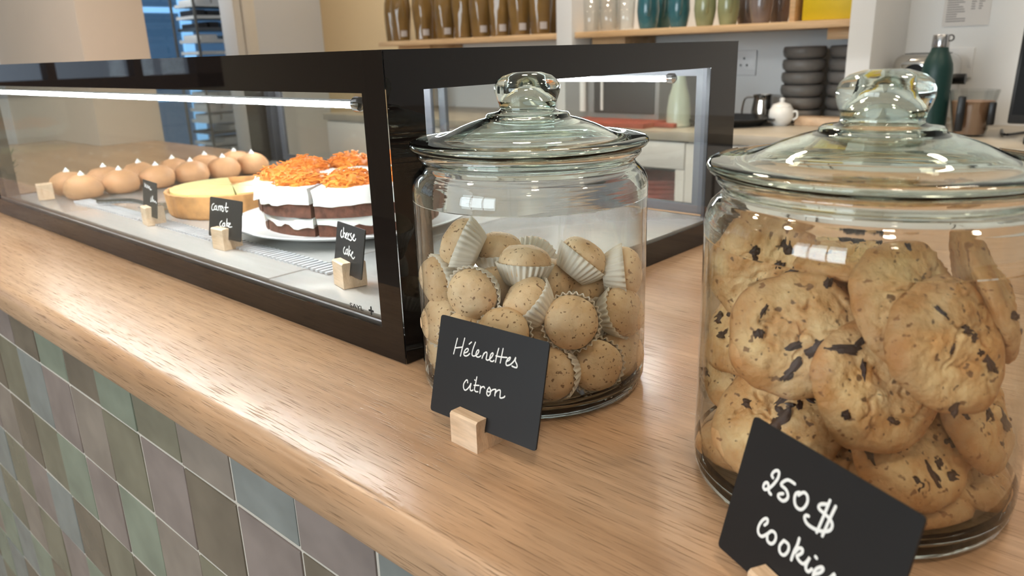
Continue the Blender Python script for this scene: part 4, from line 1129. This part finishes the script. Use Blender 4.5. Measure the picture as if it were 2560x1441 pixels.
dv = boxo('shelf_divider', (p.x-0.008, p.x+0.008, 1.83, YB-0.002, SZ, SZ+0.30), 'pine', bev=0.001); tag(dv, 'upright pine board between the grey pitchers and the yellow box', 'divider')
yb = thing('storage_box', 'bright yellow storage box at the right end of the shelf', 'box', (-0.352, 1.95, SZ))
bm = nb(); bx(bm, -0.062, 0.079, -0.11, 0.12, 0, 0.19, bev=0.004); obj('body', bm, 'yellow_paint', yb)
bm = nb(); bx(bm, -0.064, 0.081, -0.112, 0.122, 0.19, 0.205, bev=0.003); obj('lid', bm, 'yellow_paint', yb)

# stacked stoneware bowls
bm = nb(); lathe(bm, [(0, 0.001), (0.040, 0.0), (0.052, 0.003), (0.0610, 0.012), (0.0635, 0.024), (0.0615, 0.036), (0.0575, 0.0385), (0.0555, 0.037), (0.0575, 0.024), (0.048, 0.009), (0, 0.007)], 44)
bmesh.ops.recalc_face_normals(bm, faces=bm.faces)
for f in bm.faces: f.smooth = True
BOWL = bpy.data.meshes.new('stoneware_bowl'); bm.to_mesh(BOWL); bm.free(); BOWL.materials.append(MATS['stoneware'])
ordn = ['bottom', 'second from bottom', 'third from bottom', 'third from top', 'second from top', 'topmost']
for s_, (bxx, y) in enumerate(((ony(2007, 200, 1.985).x, 1.985), (-0.3305, 2.032))):
    p = Vector((bxx, y, 0))
    for k in range(6):
        b = inst('stoneware_bowl', BOWL, None, (p.x, y, BZ+0.0003+k*0.0372), (0, 0, k))
        tag(b, 'dark grey stoneware bowl, %s in the %s stack' % (ordn[k], ('left', 'right')[s_]), 'bowl', 'stacked grey bowls on the back worktop')
# steel milk pitcher
p = onz(1893, 302, BZ)
mp_ = thing('milk_pitcher', 'small polished steel milk pitcher on the back worktop', 'pitcher', (p.x, p.y+0.03, BZ), 0)
bm = nb(); lathe(bm, [(0, 0), (0.031, 0), (0.0335, 0.003), (0.0335, 0.030), (0.029, 0.060), (0.0285, 0.072), (0.031, 0.080), (0.030, 0.080), (0.0275, 0.071), (0.032, 0.030), (0.031, 0.004), (0, 0.004)], 36)
obj('body', bm, 'chrome', mp_)
bm = nb(); tube(bm, spline([(-0.027, -0.012, 0.072), (-0.050, -0.02, 0.068), (-0.058, -0.022, 0.030), (-0.052, -0.02, 0.010), (-0.032, -0.012, 0.014)], 4), 0.003, 8); obj('handle', bm, 'chrome', mp_)
# white sugar pot
p = onz(1953, 313, BZ)
sp = thing('sugar_pot', 'round white china sugar pot with knobbed lid beside the steel pitcher', 'pot', (p.x, p.y-0.005, BZ))
bm = nb(); lathe(bm, [(0, 0), (0.020, 0), (0.022, 0.003), (0.031, 0.012), (0.0365, 0.028), (0.035, 0.045), (0.028, 0.056), (0, 0.057)], 36); obj('body', bm, 'white_china', sp)
bm = nb(); lathe(bm, [(0.029, 0.056), (0.024, 0.062), (0.010, 0.067), (0.006, 0.070), (0.008, 0.075), (0.007, 0.080), (0, 0.082)], 30); obj('lid', bm, 'white_china', sp)
bm = nb(); tube(bm, spline([(0.034, 0, 0.040), (0.046, 0, 0.042), (0.048, 0, 0.025), (0.036, 0, 0.018)], 4), 0.003, 8); obj('handle', bm, 'white_china', sp)
# dark round pan at the end of the case
p = onz(1865, 318, BZ)
pn = thing('serving_dish', 'shallow black round dish at the edge of the back worktop', 'dish', (p.x-0.085, p.y+0.05, BZ))
bm = nb(); lathe(bm, [(0, 0), (0.10, 0), (0.105, 0.003), (0.135, 0.020), (0.136, 0.023), (0.132, 0.023), (0.10, 0.007), (0, 0.006)], 48); obj('body', bm, 'black_plastic', pn)
bm = nb(); bx(bm, 0.128, 0.148, -0.02, 0.02, 0.017, 0.022, bev=0.002); obj('grip', bm, 'black_plastic', pn)
# pine crate in front of the bowls
p = onz(1986, 313, BZ)
cr = boxo('wooden_tray_box', (p.x, p.x+0.16, p.y-0.005, p.y+0.06, BZ, BZ+0.024), 'beech', bev=0.002); tag(cr, 'low pale wooden box in front of the grey bowl stacks', 'box')
# sockets
def socket(px, py, y, label, slots=True):
    p = ony(px, py, y)
    t = thing('wall_socket', label, 'socket', (p.x, y-0.0005, p.z-0.04), 0, 'white wall sockets')
    bm = nb(); bx(bm, -0.042, 0.042, -0.009, 0, 0, 0.082, bev=0.003); obj('plate', bm, 'socket_plastic', t)
    bm = nb()
    for (x, z) in ((0, 0.052), (-0.011, 0.030), (0.011, 0.030)): bx(bm, x-0.003, x+0.003, -0.0096, -0.0088, z, z+0.007)
    obj('slots', bm, 'dark_hole', t, smooth=False)
    bm = nb(); bx(bm, 0.030, 0.038, -0.011, -0.008, 0.03, 0.055, bev=0.001); obj('switch', bm, 'socket_plastic', t)
socket(1863, 158, YB, 'white three-pin wall socket right of the display case')
socket(2392, 158, YB, 'white wall socket behind the green bottle')
# toaster
p = onz(2275, 318, BZ)
ts = thing('toaster', 'chrome toaster with dark oval side panel behind the green bottle', 'toaster', (-0.105, 1.965, BZ), 0.0)
bm = nb(); bx(bm, -0.075, 0.075, -0.07, 0.07, 0.008, 0.197, bev=0.028, seg=5); obj('shell', bm, 'chrome', ts)
bm = nb(); xf = Matrix.Translation((-0.012, -0.0705, 0.11)) @ Matrix.Rotation(PI/2, 4, 'X') @ Matrix.Diagonal((0.75, 1.2, 1, 1)); lathe(bm, [(0, 0.003), (0.045, 0.003), (0.052, 0.001), (0.052, -0.002), (0, -0.002)], 32, xf=xf); obj('side_panel', bm, 'black_screen', ts)
bm = nb(); bx(bm, -0.05, 0.05, -0.035, -0.010, 0.1965, 0.1985); bx(bm, -0.05, 0.05, 0.010, 0.035, 0.1965, 0.1985); obj('slots', bm, 'dark_hole', ts, smooth=False)
bm = nb(); tube(bm, [(0.074, 0, 0.13), (0.098, 0, 0.13)], 0.014, 16); obj('knob', bm, 'black_plastic', ts)
# green bottle
gbp = ony(2340, 200, 1.80)
gb = thing('water_bottle', 'dark green steel water bottle with brushed screw cap', 'bottle', (gbp.x, 1.80, BZ))
bm = nb(); lathe(bm, [(0, 0), (0.033, 0), (0.036, 0.004), (0.036, 0.158), (0.034, 0.174), (0.027, 0.192), (0.0205, 0.206), (0.0190, 0.214), (0, 0.2145)], 40); obj('body', bm, 'green_steel', gb)
bm = nb(); lathe(bm, [(0, 0.2145), (0.0195, 0.2145), (0.0198, 0.2165), (0.0190, 0.243), (0.0180, 0.2445), (0, 0.2445)], 36); cp = obj('cap', bm, 'steel', gb)
bm = nb(); tube(bm, [(0.021+0.007*math.cos(a*PI/8), 0.0, 0.236+0.007*math.sin(a*PI/8)) for a in range(17)], 0.0018, 6); o = obj('loop', bm, 'black_plastic', cp)
# measuring jug
jp = onz(2418, 338, BZ)
jg = thing('blender_jug', 'clear plastic jug with dark handle and brown powder next to the green bottle', 'jug', (0.052, 1.80, BZ), 0.15)
bm = nb(); lathe(bm, [(0, 0), (0.034, 0), (0.037, 0.003), (0.056, 0.112), (0.054, 0.112), (0.035, 0.006), (0, 0.005)], 36); obj('body', bm, 'clear_tumbler', jg)
bm = nb(); lathe(bm, [(0, 0.0055), (0.034, 0.0055), (0.048, 0.085), (0, 0.088)], 32); obj('contents', bm, 'coffee_brown', jg)
bm = nb(); bx(bm, -0.030, -0.012, -0.062, -0.048, 0.015, 0.100, bev=0.004); obj('handle', bm, 'black_plastic', jg)
bm = nb(); bx(bm, 0.036, 0.052, -0.040, -0.020, 0.030, 0.085, bev=0.004); obj('rear_grip', bm, 'black_plastic', jg)
# monitor (till screen) at the right edge
mt = thing('till_monitor', 'black till screen on a stand at the right edge of the back worktop', 'monitor', (0.30, 1.72, BZ), 0.0)
bm = nb(); bx(bm, -0.155, 0.17, -0.012, 0.02, 0.040, 0.345, bev=0.004); pn_ = obj('screen_housing', bm, 'black_plastic', mt)
pn_.rotation_euler = (-0.10, 0, 0)
bm = nb(); bx(bm, -0.148, 0.163, -0.0135, -0.0115, 0.060, 0.338); o = obj('screen', bm, 'black_screen', pn_, smooth=False)
bm = nb(); bx(bm, -0.10, 0.08, -0.02, 0.06, 0.018, 0.045, bev=0.004); obj('neck', bm, 'case_top_grey', mt)
bm = nb(); bx(bm, -0.11, 0.12, -0.06, 0.09, 0.0, 0.018, bev=0.004); obj('foot', bm, 'black_plastic', mt)
# cables behind the jug
bm = nb(); tube(bm, spline([(0.10, 1.93, BZ+0.004), (0.13, 1.80, BZ+0.006), (0.16, 1.90, BZ+0.004), (0.20, 1.97, BZ+0.006), (0.30, 1.95, BZ+0.004)], 6), 0.0035, 8)
tag(obj('cable', bm, 'black_plastic'), 'thin black cable curling on the back worktop behind the jug', 'cable')
# paper notice
n0 = ony(2360, 0, YB); n1 = ony(2475, 62, YB)
nt_ = thing('paper_notice', 'white printed sheet pinned to the wall above the green bottle', 'notice', ((n0.x+n1.x)/2, YB-0.001, n1.z))
bm = nb(); bx(bm, -0.058, 0.058, -0.0008, 0.0, 0.0, 0.165); obj('sheet', bm, 'paper', nt_, smooth=False)
bm = nb(); rn = random.Random(2)
for k in range(24):
    z = 0.012+k*0.0062
    bx(bm, -0.050, -0.050+rn.uniform(0.025, 0.05), -0.0012, -0.0008, z, z+0.0022)
    if k > 4: bx(bm, 0.010, 0.010+rn.uniform(0.006, 0.012), -0.0012, -0.0008, z, z+0.0022); bx(bm, 0.028, 0.028+rn.uniform(0.004, 0.014), -0.0012, -0.0008, z, z+0.0022)
obj('print_lines', bm, 'ink', nt_, smooth=False)
# things on the worktop seen through the case
ap = thing('microwave_oven', 'grey steel microwave with white vertical handle behind the case', 'microwave', (-1.00, 1.90, BZ), 0)
bm = nb(); bx(bm, -0.19, 0.19, -0.16, 0.17, 0.008, 0.20, bev=0.006); obj('body', bm, 'case_top_grey', ap)
bm = nb(); bx(bm, -0.06, 0.175, -0.166, -0.160, 0.03, 0.18, bev=0.003); dr = obj('door', bm, 'tray_dark', ap)
bm = nb(); tube(bm, [(-0.095, -0.18, 0.035), (-0.095, -0.18, 0.185)], 0.011, 12); obj('handle', bm, 'white_china', ap)
bm = nb(); tube(bm, [(-0.02, -0.175, 0.04), (-0.02, -0.175, 0.18)], 0.005, 10); obj('handle', bm, 'white_china', ap)
vz = thing('ceramic_vase', 'pale celadon bottle vase seen through the case side glass', 'vase', (-0.715, 1.70, BZ))
bm = nb(); lathe(bm, [(0, 0), (0.034, 0), (0.037, 0.004), (0.036, 0.05), (0.031, 0.09), (0.022, 0.12), (0.018, 0.15), (0.020, 0.165), (0.017, 0.165), (0.015, 0.15), (0, 0.148)], 32); obj('body', bm, 'celadon', vz)
bm = nb(); lathe(bm, [(0.0365, 0.0045), (0.0385, 0.006), (0.0365, 0.010)], 32); obj('foot_ring', bm, 'celadon', vz)
bb = thing('chopping_board', 'reddish wooden chopping board lying on the back worktop behind the case', 'board', (-0.93, 1.665, BZ))
bm = nb(); bx(bm, -0.16, 0.16, -0.075, 0.06, 0, 0.016, bev=0.003); obj('board', bm, 'rattan_red', bb)
bm = nb(); bx(bm, 0.16, 0.23, -0.02, 0.012, 0.001, 0.014, bev=0.003); obj('handle', bm, 'rattan_red', bb)
cb_ = thing('cardboard_box', 'brown cardboard box on the back worktop left of the microwave', 'box', (-2.20, 1.80, BZ), 0.1)
bm = nb(); bx(bm, -0.13, 0.13, -0.11, 0.11, 0, 0.12, bev=0.002); obj('carton', bm, 'cardboard', cb_)
bm = nb(); bx(bm, -0.131, 0.131, -0.02, 0.02, 0.1195, 0.1206); obj('tape', bm, 'paper', cb_, smooth=False)

# ------------------------------------------------------------------ through the doorway: cold cabinet and tray trolley
fr = thing('glass_door_fridge', 'blue-lit glass-door fridge seen through the doorway', 'fridge', (-4.35, 1.67, ZF))
bm = nb(); bx(bm, -0.30, 0.30, -0.40, 0.38, 0.0, 2.10, bev=0.01); obj('body', bm, 'fridge_body_glow', fr)
bm = nb()
for (y0, y1, z0, z1) in ((-0.40, -0.34, 0.1, 2.05), (0.10, 0.16, 0.1, 2.05), (-0.34, 0.10, 1.98, 2.05), (-0.34, 0.10, 0.1, 0.17), (-0.34, 0.10, 1.535, 1.565), (-0.34, 0.10, 1.05, 1.07)): bx(bm, 0.30, 0.325, y0, y1, z0, z1)
obj('door_frame', bm, 'fridge_frame_glow', fr, smooth=False)
bm = nb(); bx(bm, 0.303, 0.309, -0.34, 0.10, 0.17, 1.98); obj('door_pane', bm, 'window_glass', fr, smooth=False)
tr = thing('tray_trolley', 'metal trolley stacked with white trays seen through the doorway', 'trolley', (-3.64, 1.76, ZF))
bm = nb()
for (x, y) in ((-0.13, -0.16), (0.13, -0.16), (-0.13, 0.16), (0.13, 0.16)): tube(bm, [(x, y, 0.08), (x, y, 1.72)], 0.008, 8)
for z in (0.09, 1.71):
    tube(bm, [(-0.13, -0.16, z), (0.13, -0.16, z), (0.13, 0.16, z), (-0.13, 0.16, z), (-0.13, -0.16, z)], 0.010, 8)
obj('frame', bm, 'rack_metal', tr)
bm = nb()
for (x, y) in ((-0.13, -0.16), (0.13, -0.16), (-0.13, 0.16), (0.13, 0.16)):
    bmesh.ops.create_icosphere(bm, subdivisions=2, radius=0.045, matrix=Matrix.Translation((x, y, 0.046)) @ Matrix.Diagonal((0.5, 1, 1, 1)))
obj('castors', bm, 'black_plastic', tr)
rt_ = random.Random(9)
for k in range(26):
    z = 0.16+k*0.060
    ty = thing('baking_tray', 'loaded baking tray on the trolley seen through the doorway', 'tray', (-3.64, 1.76, ZF+z), 0, 'trays on the trolley')
    bm = nb(); bx(bm, -0.115, 0.115, -0.147, 0.147, 0, 0.004)
    bx(bm, -0.115, 0.115, -0.147, -0.144, 0.004, 0.016); bx(bm, 0.112, 0.115, -0.144, 0.144, 0.004, 0.016); bx(bm, -0.115, -0.112, -0.144, 0.144, 0.004, 0.016); bx(bm, -0.112, 0.112, 0.144, 0.147, 0.004, 0.016)
    obj('pan', bm, 'tray_white' if k % 3 else 'rack_metal', ty, smooth=False)
    bm = nb(); y = -0.14
    while y < 0.10:
        wd = rt_.uniform(0.05, 0.11)
        if rt_.random() < 0.75: bx(bm, -0.08, 0.108, y, min(y+wd, 0.14), 0.0042, rt_.uniform(0.036, 0.050), bev=0.004)
        y += wd+0.008
    obj('contents', bm, rt_.choice(['tray_white', 'tray_dark', 'tray_white', 'tray_white']), ty)
# unseen lamp added to brighten the trolley and the fridge front
sl_ = thing('added_fill_lamp', 'added unseen fill lamp brightening the room behind the doorway', 'lamp', (-3.50, 1.12, ZC))
bm = nb(); lathe(bm, [(0, 0), (0.16, 0), (0.16, -0.03), (0, -0.03)], 32); obj('base', bm, 'lamp_ring', sl_)
P('fill_lamp_cool', (255, 255, 255), 0.5, emit=(0.9, 0.96, 1.0), estr=75.0)  # emission of the added fill lamp
bm = nb(); lathe(bm, [(0.15, -0.03), (0.14, -0.06), (0.08, -0.085), (0, -0.09)], 32); obj('diffuser', bm, 'fill_lamp_cool', sl_)
